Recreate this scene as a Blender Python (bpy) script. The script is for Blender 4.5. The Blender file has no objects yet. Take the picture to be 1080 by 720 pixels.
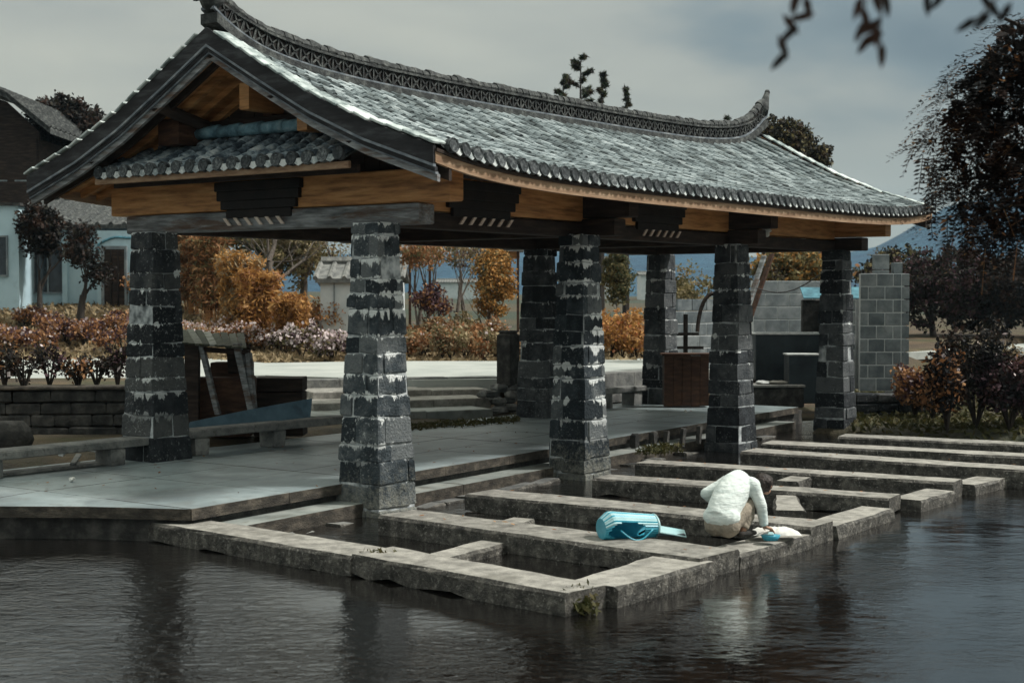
import bpy, math, random
import numpy as np
from mathutils import Vector, Matrix, noise
random.seed(7); R=np.random.RandomState(11)
sc=bpy.context.scene; COL=sc.collection
# ------------------------------------------------------------------ camera, sky, sun
cam_d=bpy.data.cameras.new("camera"); cam=bpy.data.objects.new("camera",cam_d); COL.objects.link(cam)
CAM=Vector((-13.656,-11.993,2.75)); YAW=0.632; PITCH=0.030
cam.location=CAM
cam.rotation_euler=(math.pi/2-PITCH,0,YAW-math.pi/2)
cam_d.lens=52.94; cam_d.sensor_width=36; cam_d.clip_end=9000; cam_d.clip_start=.1
cam_d.dof.use_dof=True; cam_d.dof.focus_distance=21; cam_d.dof.aperture_fstop=2.8
sc.camera=cam
sc.view_settings.view_transform='Standard'; sc.view_settings.look='None'; sc.view_settings.gamma=1; sc.view_settings.exposure=0.90
SUN_EL=math.radians(50); SUN_AZ=math.atan2(-1.0,0.75)    # direction towards the sun in x,y
sd=bpy.data.lights.new("sun",'SUN'); sd.energy=2.3; sd.angle=math.radians(7); sd.color=(1,.96,.9)
sun=bpy.data.objects.new("sun",sd); COL.objects.link(sun)
dirv=Vector((math.cos(SUN_AZ)*math.cos(SUN_EL),math.sin(SUN_AZ)*math.cos(SUN_EL),math.sin(SUN_EL)))
sun.rotation_euler=dirv.to_track_quat('Z','Y').to_euler()
w=bpy.data.worlds.new("World"); sc.world=w; w.use_nodes=True
nt=w.node_tree; nt.nodes.clear()
def N(nt,t,**k):
    n=nt.nodes.new(t)
    for a,b in k.items():
        if a in n.inputs and not hasattr(n,a): n.inputs[a].default_value=b
        else: setattr(n,a,b)
    return n
def L(nt,a,b): nt.links.new(a,b)
sky=N(nt,'ShaderNodeTexSky',sky_type='NISHITA',sun_disc=False,sun_elevation=SUN_EL,sun_rotation=math.pi/2-SUN_AZ)
bg1=N(nt,'ShaderNodeBackground'); bg1.inputs[1].default_value=.06; L(nt,sky.outputs[0],bg1.inputs[0])
tc=N(nt,'ShaderNodeTexCoord')
sep=N(nt,'ShaderNodeSeparateXYZ'); L(nt,tc.outputs['Generated'],sep.inputs[0])
za=N(nt,'ShaderNodeMath',operation='ABSOLUTE'); L(nt,sep.outputs[2],za.inputs[0])
ad=N(nt,'ShaderNodeMath',operation='ADD'); L(nt,za.outputs[0],ad.inputs[0]); ad.inputs[1].default_value=.28
dv=N(nt,'ShaderNodeVectorMath',operation='DIVIDE'); L(nt,tc.outputs['Generated'],dv.inputs[0])
cb=N(nt,'ShaderNodeCombineXYZ'); [L(nt,ad.outputs[0],cb.inputs[i]) for i in range(3)]; L(nt,cb.outputs[0],dv.inputs[1])
def noi(nt,vec,scale,detail=4,rough=.5,dist=0,w=None):
    n=N(nt,'ShaderNodeTexNoise'); n.inputs['Scale'].default_value=scale; n.inputs['Detail'].default_value=detail
    n.inputs['Roughness'].default_value=rough; n.inputs['Distortion'].default_value=dist
    if vec is not None: L(nt,vec,n.inputs['Vector'])
    return n.outputs[0]
def ramp(nt,fac,stops,interp='LINEAR'):
    r=N(nt,'ShaderNodeValToRGB'); r.color_ramp.interpolation=interp
    e=r.color_ramp.elements
    while len(e)<len(stops): e.new(.5)
    for i,(p,c) in enumerate(stops):
        e[i].position=p; e[i].color=(tuple(c)+(1,)) if hasattr(c,'__len__') else (c,c,c,1)
    L(nt,fac,r.inputs[0]); return r.outputs[0]
offs=N(nt,'ShaderNodeVectorMath',operation='ADD'); L(nt,dv.outputs[0],offs.inputs[0]); offs.inputs[1].default_value=(1.05,8.05,0)
c1=noi(nt,offs.outputs[0],1.0,5,.45,.3)
ccol=ramp(nt,c1,[(.25,(.04,.062,.082)),(.36,(.10,.125,.135)),(.45,(.195,.203,.185)),(.58,(.27,.27,.23))])
bg2=N(nt,'ShaderNodeBackground'); bg2.inputs[1].default_value=1.0; L(nt,ccol,bg2.inputs[0])
zm=N(nt,'ShaderNodeMath',operation='MAXIMUM'); L(nt,sep.outputs[2],zm.inputs[0]); zm.inputs[1].default_value=0   # an overcast sky brightens evenly towards the zenith
zs=N(nt,'ShaderNodeMath',operation='MULTIPLY_ADD'); L(nt,zm.outputs[0],zs.inputs[0]); zs.inputs[1].default_value=2.2; zs.inputs[2].default_value=.74; L(nt,zs.outputs[0],bg2.inputs[1])
ms=N(nt,'ShaderNodeMixShader'); ms.inputs[0].default_value=.97
L(nt,bg1.outputs[0],ms.inputs[1]); L(nt,bg2.outputs[0],ms.inputs[2])
wo=N(nt,'ShaderNodeOutputWorld'); L(nt,ms.outputs[0],wo.inputs[0])

# ------------------------------------------------------------------ helpers
ORG={}
ORD='first second third fourth fifth sixth seventh eighth ninth tenth eleventh twelfth thirteenth fourteenth fifteenth sixteenth seventeenth eighteenth nineteenth twentieth'.split()
def tag(o,label=None,cat=None,group=None,kind=None):
    if label: o['label']=label
    if cat: o['category']=cat
    if group: o['group']=group
    if kind: o['kind']=kind
    return o
def thing(name,label,cat,loc,group=None):
    o=bpy.data.objects.new(name,None); COL.objects.link(o); o.location=loc; ORG[o.name]=Vector(loc)
    o.empty_display_size=.2
    return tag(o,label,cat,group)
class MB:
    def __init__(s): s.v=[]; s.f=[]; s.m=[]
    def add(s,vs,fs,mi=0):
        b=len(s.v); s.v.extend([tuple(x) for x in vs]); s.f.extend([tuple(b+i for i in f) for f in fs]); s.m.extend([mi]*len(fs)); return s
    def box(s,c,size,rz=0,mi=0,bev=0.0,rot=None,jit=0):
        hx,hy,hz=[a/2 for a in size]
        M=(rot if rot is not None else Matrix.Rotation(rz,3,'Z'))
        c=Vector(c)
        if bev<=0:
            vs=[c+M@Vector((x*hx,y*hy,z*hz)) for z in(-1,1) for y in(-1,1) for x in(-1,1)]
            if jit: vs=[v+Vector([random.uniform(-jit,jit) for _ in range(3)]) for v in vs]
            fs=[(0,2,3,1),(4,5,7,6),(0,1,5,4),(2,6,7,3),(0,4,6,2),(1,3,7,5)]
            return s.add(vs,fs,mi)
        b=min(bev,hx*.9,hy*.9,hz*.9)
        rings=[]
        for (zz,ins) in ((-hz,b),(-hz+b,0),(hz-b,0),(hz,b)):
            rings.append([(x*(hx-ins),y*(hy-ins),zz) for x,y in((-1,-1),(1,-1),(1,1),(-1,1))])
        vs=[c+M@(Vector(p)+(Vector([random.uniform(-jit,jit) for _ in range(3)]) if jit else Vector())) for r in rings for p in r]
        fs=[(3,2,1,0),(12,13,14,15)]
        for k in range(3):
            for i in range(4):
                j=(i+1)%4; fs.append((4*k+i,4*k+j,4*k+4+j,4*k+4+i))
        return s.add(vs,fs,mi)
    def tube(s,pts,radii,n=6,mi=0,cap=True,squash=1.0):
        pts=[Vector(p) for p in pts]
        if not hasattr(radii,'__len__'): radii=[radii]*len(pts)
        rings=[]; up=Vector((0,0,1)); prev=None
        for i,p in enumerate(pts):
            d=(pts[min(i+1,len(pts)-1)]-pts[max(i-1,0)])
            if d.length<1e-9: d=Vector((0,0,1))
            d.normalize()
            if prev is None:
                a=d.cross(up) if abs(d.z)<.95 else d.cross(Vector((1,0,0)))
                a.normalize()
            else:
                a=prev-d*prev.dot(d); a.normalize()
            prev=a; b=a.cross(d)
            rings.append([p+(a*math.cos(t)+b*math.sin(t)*squash)*radii[i] for t in [2*math.pi*k/n for k in range(n)]])
        vs=[v for r in rings for v in r]; fs=[]
        for k in range(len(pts)-1):
            for i in range(n):
                j=(i+1)%n; fs.append((k*n+i,k*n+j,(k+1)*n+j,(k+1)*n+i))
        if cap: fs.append(tuple(range(n-1,-1,-1))); fs.append(tuple((len(pts)-1)*n+i for i in range(n)))
        return s.add(vs,fs,mi)
    def prism(s,poly,z0,z1,mi=0,bev=0,side=None):
        n=len(poly)
        A=Vector((sum(p[0] for p in poly)/n,sum(p[1] for p in poly)/n))
        def ins(p,b):
            d=A-Vector(p[:2]); return Vector(p[:2])+d.normalized()*b
        rings=[(z0,0),(z1-bev,0),(z1,bev)] if bev else [(z0,0),(z1,0)]
        vs=[(*ins(p,b),z) for z,b in rings for p in poly]
        fs=[tuple(range(n-1,-1,-1)),tuple((len(rings)-1)*n+i for i in range(n))]
        for k in range(len(rings)-1):
            for i in range(n):
                j=(i+1)%n; fs.append((k*n+i,k*n+j,(k+1)*n+j,(k+1)*n+i))
        s.add(vs,fs,mi)
        if side is not None: s.m[-len(fs)+2:]=[side]*(len(fs)-2)
        return s
    def ball(s,c,r,n=10,mi=0,rot=None):
        if not hasattr(r,'__len__'): r=(r,r,r)
        M=rot or Matrix.Identity(3); c=Vector(c); vs=[c+M@Vector((0,0,-r[2]))]; m=max(4,n//2+1)
        for i in range(1,m):
            t=math.pi*i/m
            for k in range(n):
                a=2*math.pi*k/n; vs.append(c+M@Vector((r[0]*math.sin(t)*math.cos(a),r[1]*math.sin(t)*math.sin(a),-r[2]*math.cos(t))))
        vs.append(c+M@Vector((0,0,r[2]))); fs=[]
        for k in range(n): fs.append((0,1+(k+1)%n,1+k))
        for i in range(m-2):
            for k in range(n):
                j=(k+1)%n; fs.append((1+i*n+k,1+i*n+j,1+(i+1)*n+j,1+(i+1)*n+k))
        b=1+(m-2)*n
        for k in range(n): fs.append((b+k,b+(k+1)%n,b+n))
        return s.add(vs,fs,mi)
    def mesh(s,name,mats,org=Vector((0,0,0)),smooth=False):
        me=bpy.data.meshes.new(name)
        o=Vector(org)
        me.from_pydata([(x-o.x,y-o.y,z-o.z) for x,y,z in s.v],[],s.f)
        if not isinstance(mats,(list,tuple)): mats=[mats]
        for m in mats: me.materials.append(m)
        if len(mats)>1: me.polygons.foreach_set('material_index',s.m)
        if smooth: me.polygons.foreach_set('use_smooth',[True]*len(s.f))
        me.update(); return me
def link(name,me,parent=None,loc=None):
    o=bpy.data.objects.new(name,me); COL.objects.link(o)
    if parent is not None:
        o.parent=parent
    if loc is not None: o.location=loc
    return o
def obj(name,mb,mats,parent=None,smooth=False,loc=None):
    """world-space geometry; parented -> relative to the parent's origin"""
    if parent is not None:
        org=ORG[parent.name]
        o=link(name,mb.mesh(name,mats,org,smooth),parent); ORG[o.name]=org.copy()
        return o
    if loc is None:
        a=np.array(mb.v); loc=Vector(((a[:,0].min()+a[:,0].max())/2,(a[:,1].min()+a[:,1].max())/2,a[:,2].min()))
    loc=Vector(loc)
    o=link(name,mb.mesh(name,mats,loc,smooth),None,loc); ORG[o.name]=loc
    return o
def inst(name,me,parent,loc,rot=None,scale=(1,1,1)):
    o=link(name,me,parent); org=ORG[parent.name] if parent is not None else Vector((0,0,0))
    M=Matrix.Translation(Vector(loc)-org)@(rot.to_4x4() if rot is not None else Matrix.Identity(4))@Matrix.Diagonal((*scale,1))
    o.matrix_local=M; ORG[o.name]=Vector(loc)
    return o

# ------------------------------------------------------------------ materials
def mat(name,stops,scale=3,detail=6,rough=.8,bump=.3,bscale=30,bdist=.02,coord='pos',spec=.3,stretch=None,second=None,rnd=0,trans=0,metal=0,dist=0):
    """stops: colour ramp over noise. second=(scale,stops[greyscale mask],colour) lays a stain over it."""
    m=bpy.data.materials.new(name); m.use_nodes=True; t=m.node_tree; t.nodes.clear()
    out=N(t,'ShaderNodeOutputMaterial'); p=N(t,'ShaderNodeBsdfPrincipled'); L(t,p.outputs[0],out.inputs[0])
    p.inputs['Roughness'].default_value=rough; p.inputs['Specular IOR Level'].default_value=spec; p.inputs['Metallic'].default_value=metal
    g=N(t,'ShaderNodeNewGeometry') if coord=='pos' else N(t,'ShaderNodeTexCoord')
    vec=g.outputs['Position'] if coord=='pos' else g.outputs[coord]
    if stretch:
        mp=N(t,'ShaderNodeMapping'); mp.inputs['Scale'].default_value=stretch; L(t,vec,mp.inputs[0]); vec=mp.outputs[0]
    f=noi(t,vec,scale,detail,.6,dist)
    if rnd:
        oi=N(t,'ShaderNodeObjectInfo'); ma=N(t,'ShaderNodeMath',operation='MULTIPLY_ADD'); L(t,oi.outputs['Random'],ma.inputs[0]); ma.inputs[1].default_value=rnd
        sb=N(t,'ShaderNodeMath',operation='SUBTRACT'); L(t,f,sb.inputs[0]); sb.inputs[1].default_value=rnd/2; L(t,sb.outputs[0],ma.inputs[2]); f=ma.outputs[0]
    c=ramp(t,f,stops)
    if second:
        for (s2,st2,col2) in (second if isinstance(second,list) else [second]):
            f2=noi(t,vec,s2,7,.65,.3); k=ramp(t,f2,st2)
            mx=N(t,'ShaderNodeMix',data_type='RGBA'); L(t,k,mx.inputs[0]); L(t,c,mx.inputs[6]); mx.inputs[7].default_value=(*col2,1); c=mx.outputs[2]
    L(t,c,p.inputs['Base Color'])
    if bump:
        b=N(t,'ShaderNodeBump'); b.inputs['Strength'].default_value=bump; b.inputs['Distance'].default_value=bdist
        L(t,noi(t,vec,bscale,5,.65),b.inputs['Height']); L(t,b.outputs[0],p.inputs['Normal'])
    if trans:
        tr=N(t,'ShaderNodeBsdfTranslucent'); L(t,c,tr.inputs[0]); mx=N(t,'ShaderNodeMixShader'); mx.inputs[0].default_value=trans
        L(t,p.outputs[0],mx.inputs[1]); L(t,tr.outputs[0],mx.inputs[2]); L(t,mx.outputs[0],out.inputs[0])
    return m
M={}
def mort(name,dark,lo,hi,cov=0.0):
    """stone block with ragged white mortar smeared over its rims (by the block's own bounds) and weathered lower courses"""
    m=mat(name,dark,scale=5,detail=8,rough=.85,bump=1.,bscale=30,bdist=.045,rnd=.5)
    t=m.node_tree; p=[n for n in t.nodes if n.type=='BSDF_PRINCIPLED'][0]; c=p.inputs['Base Color'].links[0].from_socket
    tcn=N(t,'ShaderNodeTexCoord'); s=N(t,'ShaderNodeSeparateXYZ'); L(t,tcn.outputs['Generated'],s.inputs[0])
    g=N(t,'ShaderNodeNewGeometry')
    # distance to the top rim (drips run down from it) and bottom rim
    d=N(t,'ShaderNodeMath',operation='MINIMUM')
    a=N(t,'ShaderNodeMath',operation='SUBTRACT'); a.inputs[0].default_value=1.0; L(t,s.outputs[2],a.inputs[1])
    b=N(t,'ShaderNodeMath',operation='MULTIPLY'); L(t,s.outputs[2],b.inputs[0]); b.inputs[1].default_value=1.7
    L(t,a.outputs[0],d.inputs[0]); L(t,b.outputs[0],d.inputs[1])
    mp=N(t,'ShaderNodeMapping'); mp.inputs['Scale'].default_value=(1,1,.35); L(t,g.outputs['Position'],mp.inputs[0])
    nz=noi(t,mp.outputs[0],7,8,.72,.8)
    mm=N(t,'ShaderNodeMath',operation='MULTIPLY_ADD'); L(t,nz,mm.inputs[0]); mm.inputs[1].default_value=1.9; mm.inputs[2].default_value=-.84
    lo_=noi(t,g.outputs['Position'],1.9,3,.6); m7=N(t,'ShaderNodeMath',operation='MULTIPLY_ADD'); L(t,lo_,m7.inputs[0]); m7.inputs[1].default_value=1.3; m7.inputs[2].default_value=-.70+cov
    m8=N(t,'ShaderNodeMath',operation='ADD'); L(t,mm.outputs[0],m8.inputs[0]); L(t,m7.outputs[0],m8.inputs[1])
    dif=N(t,'ShaderNodeMath',operation='SUBTRACT'); L(t,m8.outputs[0],dif.inputs[0]); L(t,d.outputs[0],dif.inputs[1])
    k=ramp(t,dif.outputs[0],[(.0,0.0),(.035,1.0)])
    sp=N(t,'ShaderNodeSeparateXYZ'); L(t,g.outputs['Position'],sp.inputs[0])
    # mortar washed away near the water line
    zr=N(t,'ShaderNodeMapRange'); L(t,sp.outputs[2],zr.inputs[0]); zr.inputs[1].default_value=lo; zr.inputs[2].default_value=hi
    k2=N(t,'ShaderNodeMath',operation='MULTIPLY'); L(t,k,k2.inputs[0]); L(t,zr.outputs[0],k2.inputs[1])
    # salt speckle
    n3=noi(t,g.outputs['Position'],22,5,.75); k3=ramp(t,n3,[(.57,0.0),(.70,.6)])
    n4=noi(t,g.outputs['Position'],1.7,3,.6); k4=ramp(t,n4,[(.40,0.0),(.62,1.0)])
    k5=N(t,'ShaderNodeMath',operation='MULTIPLY'); L(t,k3,k5.inputs[0]); L(t,k4,k5.inputs[1])
    k6=N(t,'ShaderNodeMath',operation='MAXIMUM'); L(t,k5.outputs[0],k6.inputs[0]); L(t,k2.outputs[0],k6.inputs[1])
    mx=N(t,'ShaderNodeMix',data_type='RGBA'); L(t,k6.outputs[0],mx.inputs[0]); L(t,c,mx.inputs[6]); mx.inputs[7].default_value=(.74,.77,.76,1)
    # granular buff weathering of the lower courses
    z2=N(t,'ShaderNodeMapRange'); L(t,sp.outputs[2],z2.inputs[0]); z2.inputs[1].default_value=1.35 if lo<.7 else .8; z2.inputs[2].default_value=.25; z2.inputs[3].default_value=-.25; z2.inputs[4].default_value=.22 if lo<.7 else .0
    n5=noi(t,g.outputs['Position'],14,8,.8); a5=N(t,'ShaderNodeMath',operation='ADD'); L(t,n5,a5.inputs[0]); L(t,z2.outputs[0],a5.inputs[1]); k7=ramp(t,a5.outputs[0],[(.56,0.0),(.80,.8)])
    mx2=N(t,'ShaderNodeMix',data_type='RGBA'); L(t,k7,mx2.inputs[0]); L(t,mx.outputs[2],mx2.inputs[6]); mx2.inputs[7].default_value=(.27,.27,.23,1)
    L(t,mx2.outputs[2],p.inputs['Base Color'])
    return m
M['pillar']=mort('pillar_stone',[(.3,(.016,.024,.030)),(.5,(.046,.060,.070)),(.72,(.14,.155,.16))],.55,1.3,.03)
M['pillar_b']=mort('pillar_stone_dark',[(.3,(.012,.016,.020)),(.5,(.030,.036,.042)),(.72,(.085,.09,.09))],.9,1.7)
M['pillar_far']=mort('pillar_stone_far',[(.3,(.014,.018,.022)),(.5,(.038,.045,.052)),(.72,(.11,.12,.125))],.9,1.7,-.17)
M['mortar']=mat('mortar',[(.35,(.10,.115,.12)),(.55,(.40,.43,.44)),(.7,(.58,.60,.60))],scale=7,bump=.6)
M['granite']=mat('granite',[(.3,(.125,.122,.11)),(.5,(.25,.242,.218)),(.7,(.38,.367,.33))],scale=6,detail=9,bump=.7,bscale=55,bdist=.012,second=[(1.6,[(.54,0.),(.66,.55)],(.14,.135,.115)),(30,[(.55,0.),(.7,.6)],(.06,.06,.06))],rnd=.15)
M['granite_side']=mat('granite_shade_side',[(.3,(.018,.018,.016)),(.5,(.065,.062,.055)),(.75,(.20,.19,.165))],scale=9,detail=9,bump=1.,bscale=34,bdist=.03,second=[(26,[(.56,0.),(.66,.75)],(.30,.29,.26))],rough=.6)  # granular sides; the shade below the bright tops is put into the colour
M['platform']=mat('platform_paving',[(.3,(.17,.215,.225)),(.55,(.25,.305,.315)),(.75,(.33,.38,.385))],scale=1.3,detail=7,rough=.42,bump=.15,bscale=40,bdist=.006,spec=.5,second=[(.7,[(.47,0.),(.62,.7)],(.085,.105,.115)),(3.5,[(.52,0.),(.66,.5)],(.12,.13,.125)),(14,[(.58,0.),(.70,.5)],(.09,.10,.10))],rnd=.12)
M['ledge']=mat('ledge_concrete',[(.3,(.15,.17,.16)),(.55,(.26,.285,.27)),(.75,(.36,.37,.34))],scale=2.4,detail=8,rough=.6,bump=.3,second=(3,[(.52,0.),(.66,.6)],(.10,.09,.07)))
M['riser']=mat('dark_stone_riser',[(.3,(.018,.016,.014)),(.5,(.05,.044,.036)),(.72,(.14,.12,.095))],scale=5,detail=9,bump=.9,bscale=30,bdist=.02,stretch=(1,1,2))  # dark brown stone, darker than the slab tops it edges
M['darkstone']=mat('dark_stone',[(.3,(.012,.013,.013)),(.5,(.035,.035,.033)),(.75,(.11,.105,.095))],scale=5,detail=8,bump=.8,bscale=25,bdist=.03,rough=.8)
M['grey_stone']=mat('grey_stone',[(.3,(.07,.075,.075)),(.5,(.15,.155,.15)),(.75,(.27,.27,.25))],scale=4,detail=9,bump=.7,bscale=30,bdist=.03,second=(12,[(.55,0.),(.68,.7)],(.05,.05,.045)),rnd=.2)
M['wood']=mat('brown_beam_wood',[(.3,(.22,.095,.032)),(.5,(.50,.24,.085)),(.7,(.66,.36,.15))],scale=3,detail=7,stretch=(.6,.6,6),bump=.25,bscale=9,rough=.55,second=(1.2,[(.52,0.),(.7,.55)],(.07,.035,.018)),spec=.4)  # albedo raised to stand in for light bounced under the eaves
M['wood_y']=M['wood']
M['wood_dark']=mat('dark_timber',[(.3,(.014,.010,.009)),(.5,(.03,.021,.017)),(.75,(.075,.05,.038))],scale=3,detail=7,stretch=(.8,.8,5),bump=.4,bscale=12)
M['wood_red']=mat('red_brown_timber',[(.3,(.03,.016,.011)),(.55,(.075,.037,.023)),(.75,(.14,.075,.045))],scale=4,detail=6,stretch=(1,1,4),bump=.3,bscale=14)
M['weathered']=mat('weathered_timber',[(.3,(.07,.075,.08)),(.5,(.20,.21,.215)),(.7,(.40,.42,.43))],scale=4,detail=8,stretch=(2,.5,4),bump=.6,bscale=16,second=(2.2,[(.5,0.),(.62,.8)],(.11,.06,.035)))
M['fascia']=mat('eave_board_wood',[(.3,(.17,.10,.06)),(.5,(.31,.20,.125)),(.7,(.42,.30,.20))],scale=4,detail=7,stretch=(.5,1,5),bump=.3,bscale=10,second=(2.,[(.55,0.),(.68,.5)],(.14,.07,.04)))
M['verge']=mat('painted_verge_board',[(.3,(.010,.010,.011)),(.5,(.024,.025,.028)),(.75,(.08,.085,.09))],scale=3,detail=8,stretch=(1,.6,3),bump=.4,bscale=14)
M['verge_light']=mat('verge_moulding',[(.3,(.07,.085,.10)),(.5,(.16,.185,.21)),(.75,(.34,.36,.37))],scale=5,detail=8,bump=.5,bscale=22)
TS=[(.30,(.020,.026,.028)),(.42,(.075,.095,.10)),(.53,(.22,.265,.275)),(.66,(.42,.475,.485)),(.82,(.62,.67,.67))]
M['tile']=mat('lichened_roof_tile',TS,scale=2.6,detail=10,stretch=(2.6,.8,.8),rough=.85,bump=.7,bscale=30,bdist=.015,rnd=.22,second=[(13,[(.56,0.),(.68,.8)],(.045,.052,.048)),(1.1,[(.54,0.),(.68,.55)],(.09,.105,.095))])
M['tile_flat']=mat('verge_tile',[(.3,(.16,.2,.2)),(.5,(.42,.48,.47)),(.7,(.62,.67,.65))],scale=7,detail=8,bump=.5,bscale=40,bdist=.01,rnd=.35)
M['pan']=mat('pan_tile',[(.35,(.015,.018,.018)),(.52,(.04,.048,.048)),(.7,(.13,.15,.15))],scale=6,detail=8,bump=.6,bscale=35)
M['disc']=mat('eave_disc_clay',[(.35,(.02,.025,.028)),(.55,(.07,.08,.085)),(.75,(.22,.24,.24))],scale=25,detail=5,bump=.9,bscale=60,bdist=.01,rnd=.2)
M['drip']=mat('drip_tile_clay',[(.35,(.22,.26,.27)),(.6,(.55,.58,.57))],scale=20,bump=.5,rnd=.4)
M['ridge']=mat('ridge_clay',[(.3,(.018,.02,.022)),(.5,(.05,.055,.055)),(.75,(.17,.18,.17))],scale=8,detail=8,bump=.8,bscale=30,bdist=.03)
M['pent']=mat('pent_tile_clay',[(.3,(.03,.042,.055)),(.45,(.10,.135,.16)),(.58,(.27,.33,.36)),(.75,(.52,.56,.56))],scale=9,detail=9,bump=.8,bscale=35,bdist=.015,rnd=.3)
M['pent_ridge']=mat('pent_ridge_glaze',[(.3,(.07,.14,.18)),(.5,(.17,.31,.37)),(.7,(.34,.46,.50))],scale=8,detail=8,bump=.5,rnd=.2)
M['black']=mat('black_paint',[(.4,(.006,.005,.005)),(.7,(.02,.015,.013))],scale=5,rough=.6,bump=.2)
M['stripe']=mat('pale_stripe_paint',[(.4,(.55,.44,.36)),(.7,(.78,.68,.60))],scale=12,bump=.2)
M['plaster']=mat('pale_blue_plaster',[(.3,(.36,.50,.56)),(.6,(.46,.61,.67))],scale=1.2,bump=.2,second=(3,[(.55,0.),(.72,.35)],(.25,.33,.36)))
M['plaster_w']=mat('white_plaster',[(.3,(.5,.56,.58)),(.6,(.68,.72,.72))],scale=1.5,bump=.2)
M['glass']=mat('dark_window_glass',[(.4,(.012,.016,.02)),(.6,(.03,.04,.05))],scale=2,rough=.12,bump=0,spec=.6)
M['frame']=mat('grey_window_frame',[(.4,(.15,.18,.2)),(.6,(.24,.27,.28))],scale=4,bump=0)
M['road']=mat('pale_road_concrete',[(.3,(.29,.315,.30)),(.6,(.39,.41,.385))],scale=.8,detail=8,rough=.75,bump=.2,bscale=20,second=(2.2,[(.55,0.),(.7,.5)],(.24,.255,.235)))
M['block']=mat('concrete_block',[(.3,(.085,.105,.115)),(.5,(.15,.175,.185)),(.7,(.24,.265,.27))],scale=4,detail=8,bump=.5,bscale=35,bdist=.01,rnd=.25,second=(6,[(.56,0.),(.68,.5)],(.08,.09,.09)))
M['block_mortar']=mat('block_mortar',[(.3,(.40,.43,.44)),(.6,(.55,.58,.58))],scale=10,bump=.4)
M['tank']=mat('dark_tank_paint',[(.3,(.014,.022,.028)),(.6,(.035,.05,.06))],scale=2,rough=.5,bump=.15,second=(4,[(.58,0.),(.7,.4)],(.09,.10,.10)))
M['tealtin']=mat('blue_painted_tin',[(.4,(.035,.12,.16)),(.6,(.08,.23,.29))],scale=5,rough=.5,bump=.1)
M['white_tin']=mat('pale_painted_metal',[(.4,(.45,.48,.48)),(.6,(.66,.68,.67))],scale=5,rough=.5,bump=.1)
M['bluebd']=mat('faded_blue_board',[(.3,(.045,.085,.115)),(.6,(.10,.165,.21))],scale=3,bump=.3,second=(5,[(.56,0.),(.68,.4)],(.04,.05,.06)))
M['ground']=mat('bare_earth',[(.3,(.035,.026,.018)),(.5,(.075,.052,.032)),(.72,(.15,.10,.055))],scale=.9,detail=9,bump=1.,bscale=9,bdist=.08,second=[(.35,[(.48,0.),(.6,.7)],(.055,.055,.02)),(.012,[(.42,0.),(.55,.9)],(.03,.045,.03))])
M['bank']=mat('dry_flower_bank',[(.3,(.09,.045,.02)),(.5,(.22,.11,.045)),(.7,(.33,.22,.10))],scale=1.6,detail=9,bump=1.,bscale=9,bdist=.1)
M['hill']=mat('wooded_hillside',[(.35,(.006,.040,.085)),(.55,(.012,.065,.12)),(.7,(.025,.09,.13))],scale=.02,detail=10,bump=1.,bscale=.12,bdist=6)  # distance haze is put into the blue base colour
M['bark']=mat('grey_bark',[(.3,(.045,.035,.028)),(.6,(.12,.10,.085)),(.8,(.22,.19,.16))],scale=6,stretch=(2,2,.5),bump=.8,bscale=14)
M['bark_dark']=mat('dark_bark',[(.3,(.012,.010,.009)),(.7,(.05,.04,.032))],scale=6,stretch=(2,2,.5),bump=.8,bscale=14)
def leaf(name,a,b,c,scale=2.2,trans=.25,coord='pos'):
    return mat(name,[(.34,a),(.5,b),(.66,c)],scale=scale,detail=6,rough=.7,bump=0,trans=trans,spec=.25)
M['lf_dark']=leaf('dark_leaf',(.010,.012,.009),(.022,.02,.013),(.05,.028,.018))
M['lf_black']=leaf('near_black_leaf',(.007,.008,.009),(.014,.013,.013),(.05,.022,.012))  # near-black leaf with red-brown hints
M['lf_green']=leaf('dull_green_leaf',(.025,.045,.022),(.055,.075,.035),(.12,.12,.055))
M['lf_orange']=leaf('amber_bamboo_leaf',(.20,.095,.025),(.42,.21,.058),(.60,.36,.14))
M['lf_olive']=leaf('olive_leaf',(.06,.062,.032),(.15,.13,.06),(.25,.2,.09))
M['lf_rust']=leaf('rust_leaf',(.12,.052,.026),(.28,.13,.055),(.46,.27,.13))
M['lf_dry']=leaf('dry_stalk_leaf',(.13,.095,.055),(.28,.21,.12),(.42,.34,.21))
M['lf_plum']=leaf('plum_leaf',(.035,.02,.028),(.075,.04,.05),(.13,.07,.07))
M['fl_white']=leaf('pale_pink_petal',(.42,.33,.34),(.62,.52,.52),(.75,.68,.66),scale=8)
M['fl_orange']=leaf('orange_petal',(.4,.12,.05),(.55,.2,.08),(.6,.3,.2),scale=8)
M['moss']=leaf('moss_tuft',(.03,.035,.012),(.06,.06,.02),(.11,.09,.04),scale=6)
M['shirt']=mat('pale_cotton_shirt',[(.3,(.56,.64,.62)),(.6,(.74,.80,.77))],scale=6,bump=.8,bscale=5,bdist=.035,rough=.95,stretch=(.6,.6,2.6),dist=1.2)
M['trouser']=mat('tan_trousers',[(.3,(.19,.165,.13)),(.6,(.31,.27,.215))],scale=9,bump=1.,bscale=11,bdist=.035,rough=.9)
M['skin']=mat('skin',[(.3,(.30,.17,.11)),(.6,(.38,.22,.15))],scale=8,bump=.05,rough=.5)
M['hair']=mat('black_hair',[(.3,(.010,.007,.006)),(.7,(.03,.02,.016))],scale=20,bump=.6,bscale=50,bdist=.01,rough=.5)
M['bluepl']=mat('turquoise_plastic',[(.3,(.03,.30,.42)),(.6,(.07,.46,.60))],scale=4,rough=.35,bump=.05,spec=.5,trans=.25)
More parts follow.
